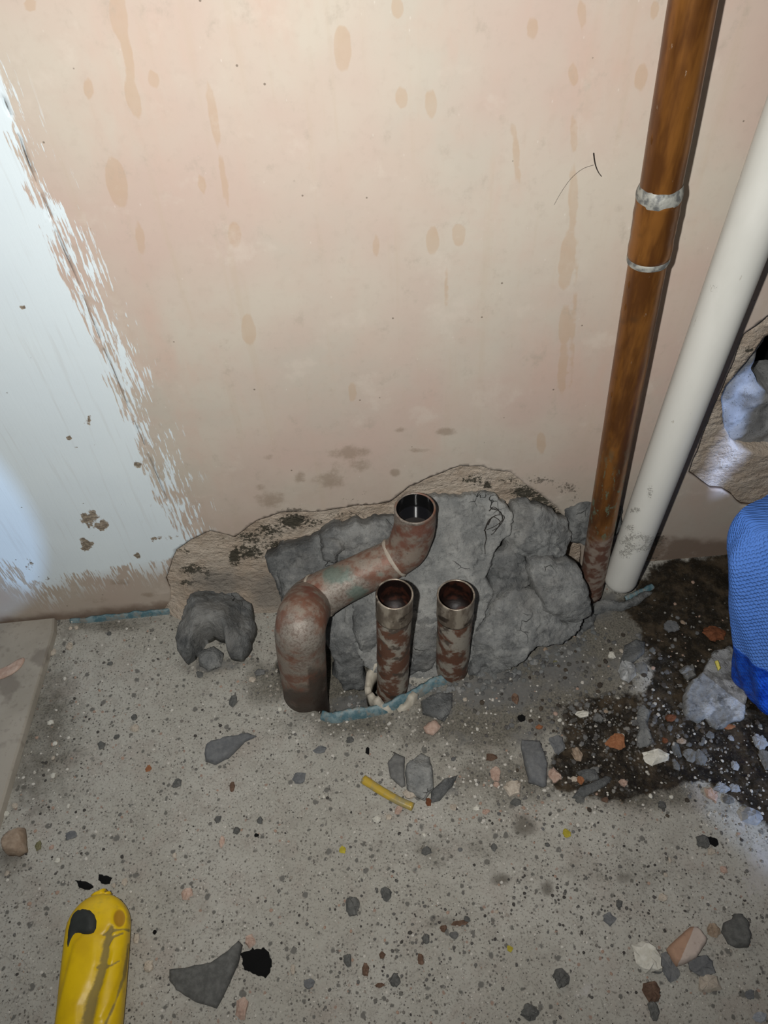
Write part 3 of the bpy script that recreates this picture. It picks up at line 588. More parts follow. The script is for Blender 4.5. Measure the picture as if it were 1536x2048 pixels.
# ================================================================== MORTAR MOUND round the pipes
Wt = on_wall((930, 985), .004); Fb = on_floor((930, 1342))
mv = np.array([0, Wt[1]-Fb[1], Wt[2]]); mv /= np.linalg.norm(mv); mn = np.cross((1, 0, 0), mv); 
if mn[1] > 0: mn = -mn
mound = empty('mortar_mound', (0, -.01, 0), 'lumpy heap of cracked grey mortar packed against the wall around the copper pipes', 'mortar')
def lump(pxs, thick, off=0., mat=None, seed=1, k=None, namp=.0035, nsize=.02, tilt=None, name='mortar_lump', pw=.5, fc=7):
    P = np.array([on_plane(p, Fb, mn, off) for p in pxs])
    o = slab(name, P, mn, thick, mat or MAT_MORTAR, step=.0015, amp=.0028, k=.005, namp=namp*.9, nsize=nsize, back=.05, seed=seed, tilt=tilt, sm=0, pw=.7, facets=fc, fine=.0012)
    o.parent = mound; o.location = -mound.location; return o
# big smooth centre lump
lump([(800, 1030), (868, 984), (905, 990), (960, 982), (1010, 1000), (1026, 1020), (1022, 1048), (1008, 1080), (985, 1112), (972, 1150), (986, 1175), (975, 1215), (956, 1245), (950, 1300), (938, 1345), (890, 1360), (815, 1362), (742, 1345), (705, 1290), (690, 1215), (740, 1130), (790, 1100)], .016, .0, MAT_MORTAR_L, 11, k=.028, namp=.004, nsize=.035)
lump([(1020, 1000), (1060, 1000), (1130, 1035), (1142, 1078), (1122, 1112), (1060, 1118), (1012, 1108), (1000, 1075), (1016, 1045)], .013, -.006, MAT_MORTAR, 12)
lump([(985, 1105), (1030, 1090), (1055, 1118), (1060, 1165), (1040, 1185), (1000, 1215), (965, 1240), (955, 1215), (975, 1170), (970, 1145)], .008, -.002, MAT_MORTAR_D, 13, namp=.004, nsize=.012)
lump([(1050, 1112), (1110, 1108), (1152, 1128), (1178, 1175), (1178, 1225), (1150, 1242), (1105, 1238), (1075, 1215), (1060, 1180)], .017, -.002, MAT_MORTAR, 14)
lump([(952, 1248), (985, 1195), (1025, 1172), (1075, 1180), (1110, 1210), (1122, 1240), (1168, 1232), (1160, 1258), (1120, 1285), (1070, 1292), (1045, 1312), (1028, 1330), (1000, 1342), (965, 1330), (942, 1310), (938, 1280)], .016, .001, MAT_MORTAR, 15)
lump([(940, 1300), (975, 1308), (1000, 1325), (1005, 1345), (975, 1360), (935, 1352)], .008, .001, MAT_MORTAR, 16, nsize=.01)
lump([(528, 1108), (560, 1090), (615, 1078), (640, 1060), (700, 1060), (705, 1130), (650, 1160), (600, 1195), (566, 1222), (552, 1170), (540, 1135)], .010, -.012, MAT_MORTAR_D, 17, k=.012)
lump([(636, 1066), (660, 1046), (720, 1036), (800, 1030), (815, 1060), (790, 1110), (700, 1130), (650, 1110), (642, 1086)], .014, -.008, MAT_MORTAR, 18)
lump([(636, 1070), (668, 1060), (690, 1075), (688, 1108), (672, 1130), (650, 1120), (640, 1095)], .009, .001, MAT_MORTAR, 19, namp=.002)
lump([(640, 1225), (700, 1195), (742, 1190), (752, 1250), (748, 1310), (720, 1335), (690, 1340), (664, 1310), (648, 1270)], .014, -.014, MAT_MORTAR, 20)
lump([(700, 1200), (745, 1185), (760, 1240), (755, 1315), (725, 1318), (708, 1270)], .012, -.004, MAT_MORTAR, 21)
lump([(665, 1310), (700, 1300), (722, 1330), (735, 1365), (720, 1385), (690, 1380), (668, 1350)], .009, -.016, MAT_MORTAR_D, 22)
lump([(1128, 1022), (1148, 995), (1178, 980), (1200, 990), (1195, 1060), (1170, 1095), (1140, 1080)], .010, -.018, MAT_MORTAR_D, 23)
lump([(1215, 1002), (1232, 998), (1246, 1020), (1240, 1050), (1228, 1075), (1222, 1110), (1205, 1140), (1190, 1110), (1200, 1040)], .010, -.022, MAT_MORTAR_D, 24)
for pts_, hh_, sd_, lb_ in (([(1188, 1205), (1206, 1196), (1240, 1202), (1262, 1194), (1290, 1180), (1308, 1184), (1280, 1204), (1250, 1216), (1215, 1222), (1192, 1232), (1180, 1222)], .006, 26, 'x'), ([(1160, 1238), (1178, 1222), (1196, 1226), (1190, 1250), (1172, 1262), (1158, 1256)], .006, 27, 'x')):
    P = np.array([on_floor(p, .003) for p in pts_]); P[:, 2] = .001; put_ = slab('mortar_lump', P, (0, -.2, 1), hh_, MAT_MORTAR_D, step=.0016, amp=.0016, k=.003, namp=.0016, back=.006, seed=sd_, sm=0, facets=4, fine=.0006); put_.parent = mound; put_.location = -mound.location
lump([(815, 1190), (880, 1170), (885, 1230), (870, 1340), (820, 1350)], .012, .002, MAT_MORTAR_D, 27, k=.03, namp=.003)
lump([(556, 1140), (590, 1120), (640, 1140), (620, 1185), (580, 1215), (562, 1190)], .006, -.004, MAT_MORTAR_D, 28)

# fibres stuck to the centre lump
def fibre(name, pts3, r, mat=MAT_HAIR, parent=None, seg=5, taper=True):
    p = catmull(pts3, 8); rr = r*(np.linspace(1, .45, len(p)) if taper else np.ones(len(p))); V, Fc = sweep(p, rr, seg); return V, Fc
tuft = []
for i, pl in enumerate([[(985, 1018), (1000, 1024), (1004, 1040), (990, 1052), (972, 1060)], [(968, 1062), (978, 1040), (995, 1030), (1008, 1034), (998, 1052), (984, 1062)], [(975, 1050), (985, 1034), (1000, 1044), (990, 1062), (982, 1070)], [(970, 1062), (972, 1078), (969, 1092), (970, 1108)], [(978, 1022), (986, 1014), (996, 1020), (1000, 1030)]]):
    tuft.append(fibre('f', [on_plane(p, Fb, mn, .0172+.002*math.sin(i+j*1.7)) for j, p in enumerate(pl)], .00035))
tag(recenter(mesh('fibre_tuft', *join(*tuft), MAT_HAIR)), 'small tangle of dark fibres stuck to the pale centre of the mortar heap', 'fibres')
V, Fc = join(fibre('', [on_wall(p, -.0012) for p in [(1187, 306), (1189, 322), (1192, 334), (1197, 345), (1203, 353)]], .0004), fibre('', [on_wall(p, -.0007) for p in [(1187, 330), (1165, 338), (1142, 357), (1122, 385), (1108, 410)]], .00012))
tag(recenter(mesh('root_strand', V, Fc, MAT_HAIR)), 'dark thread-like strand clinging to the plaster left of the tall copper pipe', 'strand')

# ================================================================== COPPER ELBOW PIPE
b0 = on_floor((612, 1385)); yb = b0[1]
zr = .074
A = [on_wall((618, 1432), yb), on_wall((612, 1390), yb), on_wall((606, 1335), yb), on_wall((601, 1285), yb), on_wall((602, 1245), yb+.004)]
run = [on_floor((618, 1208), zr+.001), on_floor((650, 1185), zr+.006), on_floor((700, 1160), zr+.012), on_floor((745, 1138), zr+.017), on_floor((785, 1118), zr+.022)]
ye = run[-1][1]
E = [on_wall((812, 1098), ye+.002), on_wall((826, 1066), ye+.004), on_wall((830, 1038), ye+.004), on_wall((830, 1017), ye+.004)]
Pp = np.array(A+run+E); pr = np.array([44, 44, 48, 51, 52, 50, 46, 43, 42, 41, 42, 43, 42.5, 42.5])*np.array([mpp(p) for p in Pp])*.98
pc = catmull(Pp, 8); rc = catmull(np.c_[pr, pr, pr], 8)[:, 0]
elbow = empty('copper_elbow_pipe', (b0[0], yb, 0), 'fat weathered copper swan-neck pipe bending from the floor up to an open socket', 'pipe')
bmp = lambda Vv: .0007*fbm(Vv, .012, 4, 3)
def put(o, root): o.parent = root; o.location = -root.location; return o
V, Fc = sweep(pc, rc, 44, bump=bmp, closed_ends=False); px = proj(V)
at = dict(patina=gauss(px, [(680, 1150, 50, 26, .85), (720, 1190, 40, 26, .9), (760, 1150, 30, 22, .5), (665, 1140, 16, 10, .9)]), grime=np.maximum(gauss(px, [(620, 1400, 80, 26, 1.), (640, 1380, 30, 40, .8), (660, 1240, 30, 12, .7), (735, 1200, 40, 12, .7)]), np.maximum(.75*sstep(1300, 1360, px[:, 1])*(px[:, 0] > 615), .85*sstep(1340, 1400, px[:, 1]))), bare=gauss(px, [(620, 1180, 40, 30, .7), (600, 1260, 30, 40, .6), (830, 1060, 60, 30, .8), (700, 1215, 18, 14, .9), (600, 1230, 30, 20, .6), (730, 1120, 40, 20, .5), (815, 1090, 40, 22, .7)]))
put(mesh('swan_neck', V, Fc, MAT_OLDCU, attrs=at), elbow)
def hollow_end(p, ax_, r, depth, wall_t, matr, matb, seg=44):
    ax_ = ax_/np.linalg.norm(ax_); a = np.cross(ax_, (0, 1, 0)); a /= np.linalg.norm(a); b = np.cross(ax_, a); th = np.arange(seg)*2*math.pi/seg
    ring = lambda rad, dz: p+ax_*dz+rad*(np.cos(th)[:, None]*a+np.sin(th)[:, None]*b)
    ro = [ring(r, -.0015), ring(r*1.012, .0002), ring(r-.0004, .0012), ring(r-wall_t*.7, .0012), ring(r-wall_t, .0004)]
    ri = [ring(r-wall_t, .0004), ring(r-wall_t, -depth*.5), ring(r-wall_t, -depth)]
    def loft(rs, cap=False):
        V = np.concatenate(rs); Fc = [(i*seg+j, i*seg+(j+1) % seg, (i+1)*seg+(j+1) % seg, (i+1)*seg+j) for i in range(len(rs)-1) for j in range(seg)]
        if cap: Fc.append(tuple((len(rs)-1)*seg+j for j in range(seg)))
        return V, Fc
    return loft(ro), loft(ri, True)
top = pc[-1]; axs = pc[-1]-pc[-3]; rim, bore = hollow_end(top, axs, rc[-1], .024, .0016, None, None)
n_ = len(rim[0]); zz = np.zeros(n_)
tag(put(mesh('socket_rim', *rim, MAT_OLDCU, attrs=dict(patina=zz, grime=zz+.5, bare=zz)), elbow), 'dark thin socket rim')
put(mesh('bore', *bore, MAT_BLACKBORE), elbow)
th = np.arange(40)*2*math.pi/40; wv = np.stack([top[0]+(rc[-1]-.0016)*np.cos(th), top[1]+(rc[-1]-.0016)*np.sin(th), np.full(40, top[2]-.014)], -1)
tag(put(mesh('water', wv, [tuple(range(40))], MAT_WATER), elbow), 'black water standing in the socket')
for i, lab in ((8*6-2, 'pale solder seam nearer the floor bend'), (8*9+1, 'pale solder seam below the socket')):
    tt = np.arange(i-1, i+2); V, Fc = sweep(pc[tt], rc[tt]+np.array([-.0002, .0009, -.0002]), 44, bump=lambda v: .0005*fbm(v, .006, 3, 5), closed_ends=False)
    tag(put(mesh('solder_seam', V, Fc, ST['cream']), elbow), lab)

# ================================================================== TWO OPEN STUB PIPES
def stub(basepx, toppx, label, seed):
    b = on_floor(basepx); t = on_wall(toppx, b[1]+.001); b = b-(t-b)/np.linalg.norm(t-b)*.02
    root = empty('copper_stub_pipe', (b[0], b[1], 0), label, 'pipe', 'open copper stub pipes beside the swan-neck')
    d = (t-b)/np.linalg.norm(t-b); L = np.linalg.norm(t-b); r = 38.2*mpp(t)
    ts = np.linspace(0, L-.026, 24); V, Fc = sweep(b+ts[:, None]*d, np.full(24, r*.965), 40, bump=lambda v: .0005*fbm(v, .01, 4, seed), closed_ends=False, up=(0, 1, 0))
    put(mesh('pipe', V, Fc, MAT_STUB), root)
    ts = np.array([L-.0275, L-.0272, L-.0255, L-.02, L-.01, L-.0015]); rr = np.array([r*.96, r*1.015, r*1.0, r, r, r])
    V, Fc = sweep(b+ts[:, None]*d, rr, 40, closed_ends=False, up=(0, 1, 0)); tag(put(mesh('coupling', V, Fc, MAT_TIN), root), 'bright tinned coupling at the mouth')
    rim, bore = hollow_end(t-d*.0012, d, r, .028, .0014, None, None, 40); put(mesh('rim', *rim, MAT_TIN), root); put(mesh('bore', *bore, MAT_BORE), root)
    return root, b, r
s1, s1b, s1r = stub((785, 1374), (789, 1187), 'open copper stub pipe nearer the swan-neck, streaked white and rust brown', 4)
s2, s2b, s2r = stub((904, 1338), (912, 1189), 'open copper stub pipe farther right, in front of the mortar heap', 9)
# broken white sleeve round the first stub's foot
th = np.linspace(math.radians(120), math.radians(330), 40); V = []; Fc = []
for i, a in enumerate(th):
    hh = .006+.006*math.sin(i*.35+1)+.002*math.sin(i*1.3)
    if i in (0, 39): hh *= .5
    for rr, zz in ((s1r+.010, -.022), (s1r+.0105, hh), (s1r+.0055, hh+.001), (s1r+.004, -.022)):
        V.append((s1b[0]+.001+rr*math.cos(a), s1b[1]+rr*math.sin(a), zz))
for i in range(39):
    for k in range(4): Fc.append((i*4+k, (i+1)*4+k, (i+1)*4+(k+1) % 4, i*4+(k+1) % 4))
Fc += [(0, 1, 2, 3), (159, 158, 157, 156)]
tag(recenter(mesh('pipe_sleeve', V, Fc, MAT_COLLAR)), 'broken off-white sleeve around the foot of the left copper stub', 'sleeve')

# ================================================================== TALL COPPER PIPE
yc = -.031
cl = [(1424, -200), (1388, 0), (1329, 330), (1283, 560), (1238, 800), (1205, 980), (1186, 1090), (1178, 1200)]
Pc = np.array([on_wall(p, yc) for p in cl]); 
tall = empty('tall_copper_pipe', (Pc[-1][0], yc, 0), 'tall brown lacquered copper pipe with a soldered coupling rising in front of the wall', 'pipe')
lin = np.array([on_wall((1392, -30), yc), on_wall((1182, 1175), yc)]); dv = lin[0]-lin[1]; Lh = np.linalg.norm(dv); dv /= Lh
rt = .0111
ts = np.linspace(-.01, Lh+.2, 150); V, Fc = sweep(lin[1]+ts[:, None]*dv, np.full(150, rt), 40, bump=lambda v: .0002*fbm(v, .02, 3, 3), closed_ends=True, up=(0, 1, 0))
put(mesh('pipe', V, Fc, MAT_COPPER), tall)
def tpar(pyy):
    q = np.array([proj(lin[1]+s*dv)[1] for s in np.linspace(0, Lh, 400)]); return float(np.interp(-pyy, -q, np.linspace(0, Lh, 400)))
t0, t1 = tpar(512), tpar(392)
ts = np.r_[t0, t0+.0008, np.linspace(t0+.003, t1-.003, 10), t1-.0008, t1]; rr = np.full(len(ts), rt*1.11); rr[0] = rr[-1] = rt*1.02; rr[5:7] -= .0002
rr[2:-2] += .0002*np.sin(np.arange(len(rr)-4)*2.)
V, Fc = sweep(lin[1]+ts[:, None]*dv, rr, 40, closed_ends=False, up=(0, 1, 0)); put(mesh('coupling', V, Fc, MAT_COPPER), tall)
for tc, w, lab in ((t1+.001, .006, 'wide grey solder ring above the coupling'), (t0-.001, .004, 'grey solder ring below the coupling')):
    ts = tc+np.linspace(-w/2, w, 8); rr = rt+.0013*np.sin(np.linspace(.9, math.pi, 8)); V, Fc = sweep(lin[1]+ts[:, None]*dv, rr, 40, bump=lambda v: .0004*fbm(v, .006, 3, 8), closed_ends=False, up=(0, 1, 0))
    tag(put(mesh('solder_ring', V, Fc, MAT_SOLDER), tall), lab)
dr = []
for pyy, side in ((560, -1), (605, -1), (270, -1), (780, -1), (420, 1)):
    c_ = lin[1]+dv*tpar(pyy)+np.array([side*rt*.9, -.003, 0]); p = c_+dv*np.linspace(-.004, .004, 6)[:, None]; put(mesh('solder_drip', *sweep(p, .0013*np.sin(np.linspace(.3, math.pi-.3, 6)), 8), MAT_COPPER), tall)

# ================================================================== WHITE PLASTIC PIPE
yw = -.036; lw = np.array([on_wall((1433, 640), yw), on_wall((1244, 1150), yw)]); dw = lw[0]-lw[1]; dw /= np.linalg.norm(dw)
rw = 33.5*mpp(on_wall((1262, 1100), yw)); tl = np.r_[-.012, -.0115, -.009, -.005, np.linspace(0, .85, 160)]; rr = np.r_[rw*.55, rw*.8, rw*.95, np.full(161, rw)]
V, Fc = sweep(lw[1]+tl[:, None]*dw, rr, 44, up=(0, 1, 0)); px = proj(V)
sc = gauss(px, [(1278, 1085, 50, 26, .95), (1265, 1060, 20, 20, .6), (1250, 1105, 26, 20, .7), (1300, 985, 9, 26, .75), (1270, 1020, 16, 9, .85), (1430, 575, 12, 30, .6), (1260, 1055, 14, 8, .9)])
whitep = empty('white_plastic_pipe', lw[1], 'scuffed white plastic waste pipe leaning beside the tall copper pipe', 'pipe')
put(mesh('pipe', V, Fc, MAT_PLASTIC, attrs=dict(scuff=sc)), whitep)

# ================================================================== BLUE MEMBRANE STRIPS
def ribbon(name, pts, h, label, lean=0., seed=1):
    P = catmull([on_floor(p, 0.) for p in pts], 10); n = len(P); V = []; Fc = []
    tg = np.gradient(P, axis=0); tg /= np.linalg.norm(tg, axis=1)[:, None]; sd = np.stack([-tg[:, 1], tg[:, 0], 0*tg[:, 0]], -1)
    nz = fbm(P, .01, 3, seed); hh = h*np.sin(np.linspace(.35, math.pi-.35, n))**.5*(1+.35*nz)
    prof = [(0, -.006), (.0006, .35), (.0012+lean*.5, .75), (.0016+lean, 1.), (.0032+lean, .96), (.0036+lean*.5, .6), (.004, -.006)]
    for i in range(n):
        for a, b in prof: V.append(P[i]+sd[i]*(a+.0018*nz[i]*max(b, 0))+np.array([0, 0, (b if b < 0 else b*hh[i])]))
    k = len(prof); Fc = [(i*k+j, i*k+j+1, (i+1)*k+j+1, (i+1)*k+j) for i in range(n-1) for j in range(k-1)]
    Fc += [tuple(range(k))[::-1], tuple((n-1)*k+j for j in range(k))]
    return tag(recenter(mesh(name, V, Fc, MAT_MEMB)), label, 'membrane')
ribbon('membrane_strip', [(640, 1440), (668, 1448), (715, 1440), (765, 1430), (805, 1414), (840, 1396), (872, 1378), (908, 1366)], .009, 'ragged blue membrane edge curving in front of the copper stub pipes', .004, 3)
ribbon('membrane_strip', [(140, 1248), (190, 1246), (240, 1240), (290, 1234), (340, 1228), (372, 1220)], .006, 'blue membrane strip along the wall foot beside the fibreboard', .001, 4)
ribbon('membrane_strip', [(1255, 1203), (1275, 1193), (1296, 1184), (1310, 1176)], .003, 'short blue-grey membrane scrap by the foot of the white pipe', .002, 5)

# ================================================================== HORSESHOE MORTAR LUMP, LEFT
zl = .030
hs = [(352, 1300), (350, 1270), (366, 1232), (388, 1196), (420, 1178), (468, 1176), (500, 1205), (508, 1240), (500, 1280), (482, 1306), (455, 1304), (444, 1272), (424, 1262), (404, 1274), (386, 1298), (366, 1316)]
P = np.array([on_floor((x, y), .018) for x, y in hs]); P[:, 2] = .013
o = slab('mortar_clod', P, (0, -.15, 1), .026, MAT_MORTAR_D, step=.0018, amp=.0016, k=.008, namp=.0035, nsize=.014, back=.014, seed=31, facets=8, sm=0, fine=.0012)
root = empty('mortar_clod', (P[:, 0].mean(), P[:, 1].mean(), 0), 'horseshoe-shaped dark mortar clod on the floor left of the swan-neck pipe', 'mortar'); put(o, root); o.name = 'shell'
floor_slab('mortar_crumb', [(395, 1300), (425, 1285), (445, 1300), (440, 1325), (415, 1335), (395, 1325)], .010, MAT_MORTAR, seed=33, k=.006)['label'] = 'pale crumb lying in the mouth of the horseshoe mortar clod'
bpy.data.objects['mortar_crumb']['category'] = 'mortar'

# ================================================================== FIBREBOARD, LEFT
bt = .0085
bp = [on_floor(p, bt) for p in [(108, 1223), (104, 1262), (0, 1610), (-90, 1900), (-500, 1900), (-500, 1225)]]
bp = np.array(bp); bp[:, 1] = np.minimum(bp[:, 1], -.002)
V = []; 
ctr = bp.mean(0)
for zz, ins in ((0.0004, -.0022), (bt*.75, -.0012), (bt, .0006)):
    for p in bp:
        q = p+(ctr-p)/np.linalg.norm(ctr-p)*ins; V.append((q[0], min(q[1], -.001), zz))
k = len(bp); Fc = [(l*k+(j+1) % k, l*k+j, (l+1)*k+j, (l+1)*k+(j+1) % k) for l in range(2) for j in range(k)]+[tuple(2*k+j for j in range(k))[::-1], tuple(range(k))]
brd = tag(recenter(mesh('fibreboard_offcut', V, Fc, MAT_BOARD, smooth=False)), 'flat brownish-grey fibreboard offcut on the floor against the wall', 'board')
P = np.array([on_floor(p, bt+.001) for p in [(50, 1313), (46, 1330), (28, 1346), (0, 1360), (-20, 1362), (-14, 1345), (16, 1330), (34, 1318)]]); P[:, 2] = bt+.0006
tag(recenter(slab('paper_scrap', P, (0, 0, 1), .0012, ST['pink'], step=.0015, back=.0004, seed=2)), 'torn pale pink scrap lying on the fibreboard', 'scrap')

# ================================================================== YELLOW KNIFE HANDLE
zk = .013
ka = on_floor((201, 1808), zk); kb = on_floor((178, 2060), zk); kd = (kb-ka)/np.linalg.norm(kb-ka); kx = np.cross(kd, (0, 0, 1)); kx /= np.linalg.norm(kx)
if kx[0] < 0: kx = -kx
hw = 66*mpp(ka+kd*.05)
L = .150; ns, nt = 150, 110; sv = np.linspace(0, 1, ns)**1.25*L
th = np.linspace(0, 2*math.pi, nt, endpoint=False); V = []
start = ka-kd*.006
for s in sv:
    e = min(1, s/.022); e = math.sqrt(max(0, 1-(1-e)**2)); e2 = min(1, (L-s)/.01); e2 = math.sqrt(max(.02, 1-(1-e2)**2))
    w = hw*(.96+.03*math.sin(s*40))*max(e, .05)*e2; h = zk*max(e, .25)**.7*e2
    cs, sn = np.cos(th), np.sin(th); p = 2/2.7
    X = np.sign(cs)*np.abs(cs)**p*w; Z = np.sign(sn)*np.abs(sn)**p*h
    V.append(start+kd*s+X[:, None]*kx+(Z[:, None])*np.array([0, 0, 1.]))
V = np.concatenate(V); px = proj(V); topm = (V[:, 2] > zk*.9)
g1 = [(222, 1855), (212, 1890), (208, 1925), (198, 1960), (186, 1995), (176, 2030), (170, 2080)]
gd = linedist(px, g1); gw = np.interp(px[:, 1], [1850, 1900, 1960, 2010, 2080], [5, 8, 9, 15, 12])
groove = np.exp(-(gd/gw)**2)*topm
arcs = np.maximum(np.exp(-(linedist(px, [(205, 1870), (222, 1862), (245, 1858), (262, 1862)])/3.)**2), np.exp(-(linedist(px, [(215, 1888), (226, 1874), (246, 1866)])/3.)**2))
tick = np.exp(-(linedist(px, [(195, 1934), (222, 1932), (240, 1922)])/3.)**2)
rightg = np.exp(-(linedist(px, [(258, 1890), (248, 1950), (232, 2000), (212, 2045), (205, 2080)])/4.)**2)
dent = np.exp(-(((px[:, 0]-238)/13)**2+((px[:, 1]-1836)/19)**2)**2)*topm
pad = sstep(-2, 6, sdf(px, np.array([(146, 1886), (168, 1866), (196, 1872), (196, 1920), (182, 1965), (160, 2010), (158, 2090), (95, 2090)])))*topm
pad2 = sstep(-2, 6, sdf(px, np.array([(224, 1900), (252, 1888), (244, 1950), (224, 2005), (205, 2040), (188, 2040), (196, 1990), (214, 1940)])))*topm
rimr = sstep(14, 0, np.abs(px[:, 0]-(262-.06*(px[:, 1]-1830))))*topm
V[:, 2] += -.0016*groove-.0008*np.maximum(arcs, tick)*topm-.0024*dent+.0011*np.maximum(pad, pad2)-.0007*rightg*topm
grime = np.clip(1.0*groove+.8*arcs*topm+.8*tick*topm+.75*rightg*topm+.22*(px[:, 1] < 1850)+.25*rimr, 0, 1.2)
Fc = [(i*nt+j, (i+1)*nt+j, (i+1)*nt+(j+1) % nt, i*nt+(j+1) % nt) for i in range(ns-1) for j in range(nt)]+[tuple(range(nt)), tuple((ns-1)*nt+j for j in range(nt))[::-1]]
V[:, 2] += .0002-V[:, 2].min()
knife = empty('utility_knife', (ka[0], ka[1], 0), 'grubby yellow plastic utility knife handle lying on the concrete', 'knife')
put(mesh('handle', V, Fc, MAT_YEL, attrs=dict(grime=grime, dent=dent)), knife)
P = np.array([on_floor(p, .024) for p in [(128, 1898), (131, 1850), (146, 1819), (178, 1816), (198, 1836), (197, 1864), (178, 1873), (158, 1869), (150, 1876), (140, 1900)]]); P[:, 2] = .0232
tag(put(slab('slider', P, (-.35, 0, 1), .0036, MAT_RUB, step=.0015, amp=.0002, k=.004, namp=.0003, back=.010, seed=3, sm=1), knife), 'black rubber slider')
P = np.array([on_floor(p, .014) for p in [(178, 1792), (190, 1783), (212, 1774), (206, 1786), (222, 1780), (214, 1792), (196, 1796)]]); P[:, 2] = .0140
put(slab('nose_tab', P, (0, 0, 1), .002, MAT_YEL, step=.0015, amp=.0002, k=.002, back=.006, seed=3), knife)

# ================================================================== YELLOW TUBE OFFCUT
pts = catmull([on_floor(p, .0032) for p in [(726, 1558), (760, 1580), (795, 1600), (826, 1614)]], 8); ru = 9.5*mpp(pts[0])
V1 = sweep(pts, np.linspace(ru*.95, ru*.85, len(pts)), 20, closed_ends=False, flat=.75); V2_ = sweep(pts, np.linspace(ru*.95, ru*.85, len(pts))*.74, 20, closed_ends=False, flat=.75)
n = len(pts); caps = [((0*20+j), (20*n+j), (20*n+(j+1) % 20), (j+1) % 20) for j in range(20)]+[((n-1)*20+j, (n-1)*20+(j+1) % 20, 20*n+(n-1)*20+(j+1) % 20, 20*n+(n-1)*20+j) for j in range(20)]
Vv, Ff = join(V1, (V2_[0], [f[::-1] for f in V2_[1]])); Ff += caps; Vv[:, 2] += .0003-Vv[:, 2].min()
tag(recenter(mesh('tube_offcut', Vv, Ff, MAT_AMBER)), 'short translucent yellow tube offcut on the concrete below the copper stubs', 'tube')

# ================================================================== BLUE PAPER ROLL, RIGHT
fb = on_floor((1520, 1462)); mp_ = mpp(fb)
sec = []; nu, nv = 200, 130
Pbl = on_floor((1500, 1470)); Ptl = on_wall((1486, 1135), Pbl[1]+.055)
th = np.linspace(0, 2*math.pi, nu, endpoint=False); V = []; uu = []; vv = []
cxr, cyr = on_floor((1600, 1405))[0], fb[1]+.045
ED = [(1019, 1478), (1040, 1464), (1075, 1455), (1130, 1456), (1200, 1461), (1280, 1464), (1340, 1468), (1400, 1474), (1440, 1486), (1462, 1506)]
for j in range(nv):
    t = j/(nv-1)
    e = math.sqrt(max(0, 1-(1-min(1, t/.10))**2))*.35+.65
    e *= 1-.25*max(0, (t-.8)/.2)**2
    ang = th; pl_ = Pbl*(1-t)+Ptl*t; rx = .055*e; ry = .034*e; c_ = np.array([pl_[0]+.055, pl_[1]+.034, .002+(Ptl[2]+.006)*t]); zz = c_[2]
    r = 1-.10*np.exp(-((((ang-4.35-.5*t)+math.pi)%(2*math.pi)-math.pi)/.10)**2)+.05*np.sin(3*ang+4*t+1)+.035*np.sin(7*ang-5*t)+.02*np.sin(13*ang+9*t)*(1.2-t)
    V.append(np.stack([c_[0]+rx*r*np.cos(ang), c_[1]+ry*r*np.sin(ang), np.full(nu, zz)], -1)); uu.append(ang*.05); vv.append(np.full(nu, zz))
V = np.concatenate(V); px = proj(V)
V = V+.0012*np.stack([fbm(V, .02, 4, 1), fbm(V, .02, 4, 2), 0*V[:, 0]], -1)
zw = Ptl[2]*.36+.005*fbm(V, .02, 3, 6); wetb = zw-V[:, 2]
Fc = [(j*nu+i, j*nu+(i+1) % nu, (j+1)*nu+(i+1) % nu, (j+1)*nu+i) for j in range(nv-1) for i in range(nu)]+[tuple(range(nu))[::-1], tuple((nv-1)*nu+i for i in range(nu))]
blue = tag(recenter(mesh('blue_paper_wad', V, Fc, MAT_BLUE, attrs=dict(u=np.concatenate(uu), v=np.concatenate(vv), wet=wetb))), 'bundle of embossed blue paper towel standing on the wet floor, soaked dark at its foot', 'paper towel')

# ================================================================== TRACED FLAKES AND SLABS
def crop(pts, ox, oy, s): return [(ox+x/s, oy+y/s) for x, y in pts]
def flake(name, pts, thick, mat, label, cat, **kw):
    o = floor_slab(name, pts, thick, mat, **kw); return tag(o, label, cat)
flake('stone_slab', crop([(1300, 440), (1180, 500), (1130, 575), (1090, 630), (1020, 700), (980, 790), (955, 870), (990, 930), (1060, 965), (1120, 945), (1200, 1020), (1300, 990), (1400, 940), (1400, 600)], 1086, 1150, 3.413), .012, MAT_SLAB, 'broad pale blue-grey slab propped beside the blue paper towel', 'slab', seed=41, namp=.0035, nsize=.02, facets=9, amp=.002)
flake('slate_flake', [(407, 1505), (410, 1520), (430, 1526), (455, 1513), (490, 1480), (512, 1470), (495, 1463), (455, 1470), (420, 1480), (410, 1490)], .006, ST['slate'], 'leaf-shaped slate-grey flake on bare concrete below the horseshoe clod', 'slate', seed=42, k=.004)
flake('slate_flake', crop([(925, 790), (1150, 750), (1240, 690), (1300, 632), (1322, 650), (1300, 760), (1240, 900), (1180, 1005), (1060, 960), (960, 900), (925, 850)], 0, 1650, 2.743), .006, ST['dark'], 'triangular dark slate flake right of the yellow knife handle', 'slate', seed=43, k=.004)
flake('slate_flake', [(1045, 1475), (1080, 1477), (1096, 1524), (1094, 1568), (1087, 1571), (1059, 1561), (1052, 1529), (1043, 1491)], .007, ST['slate'], 'long slate-grey flake at the left edge of the wet patch', 'slate', seed=44, k=.005)
flake('mortar_flake', crop([(1085, 325), (1140, 345), (1135, 440), (1140, 500), (1120, 510), (1060, 460), (1048, 380)], 380, 1380, 2.648), .005, ST['grey'], 'flat grey mortar flake lying left of its ridged partner above the yellow tube', 'mortar', seed=45, k=.004)
flake('mortar_flake', crop([(1225, 318), (1270, 340), (1285, 400), (1292, 500), (1240, 562), (1150, 522), (1133, 420), (1145, 380)], 380, 1380, 2.648), .012, MAT_MORTAR_L, 'ridged pale grey mortar chunk above the yellow tube offcut', 'mortar', seed=46, k=.008)
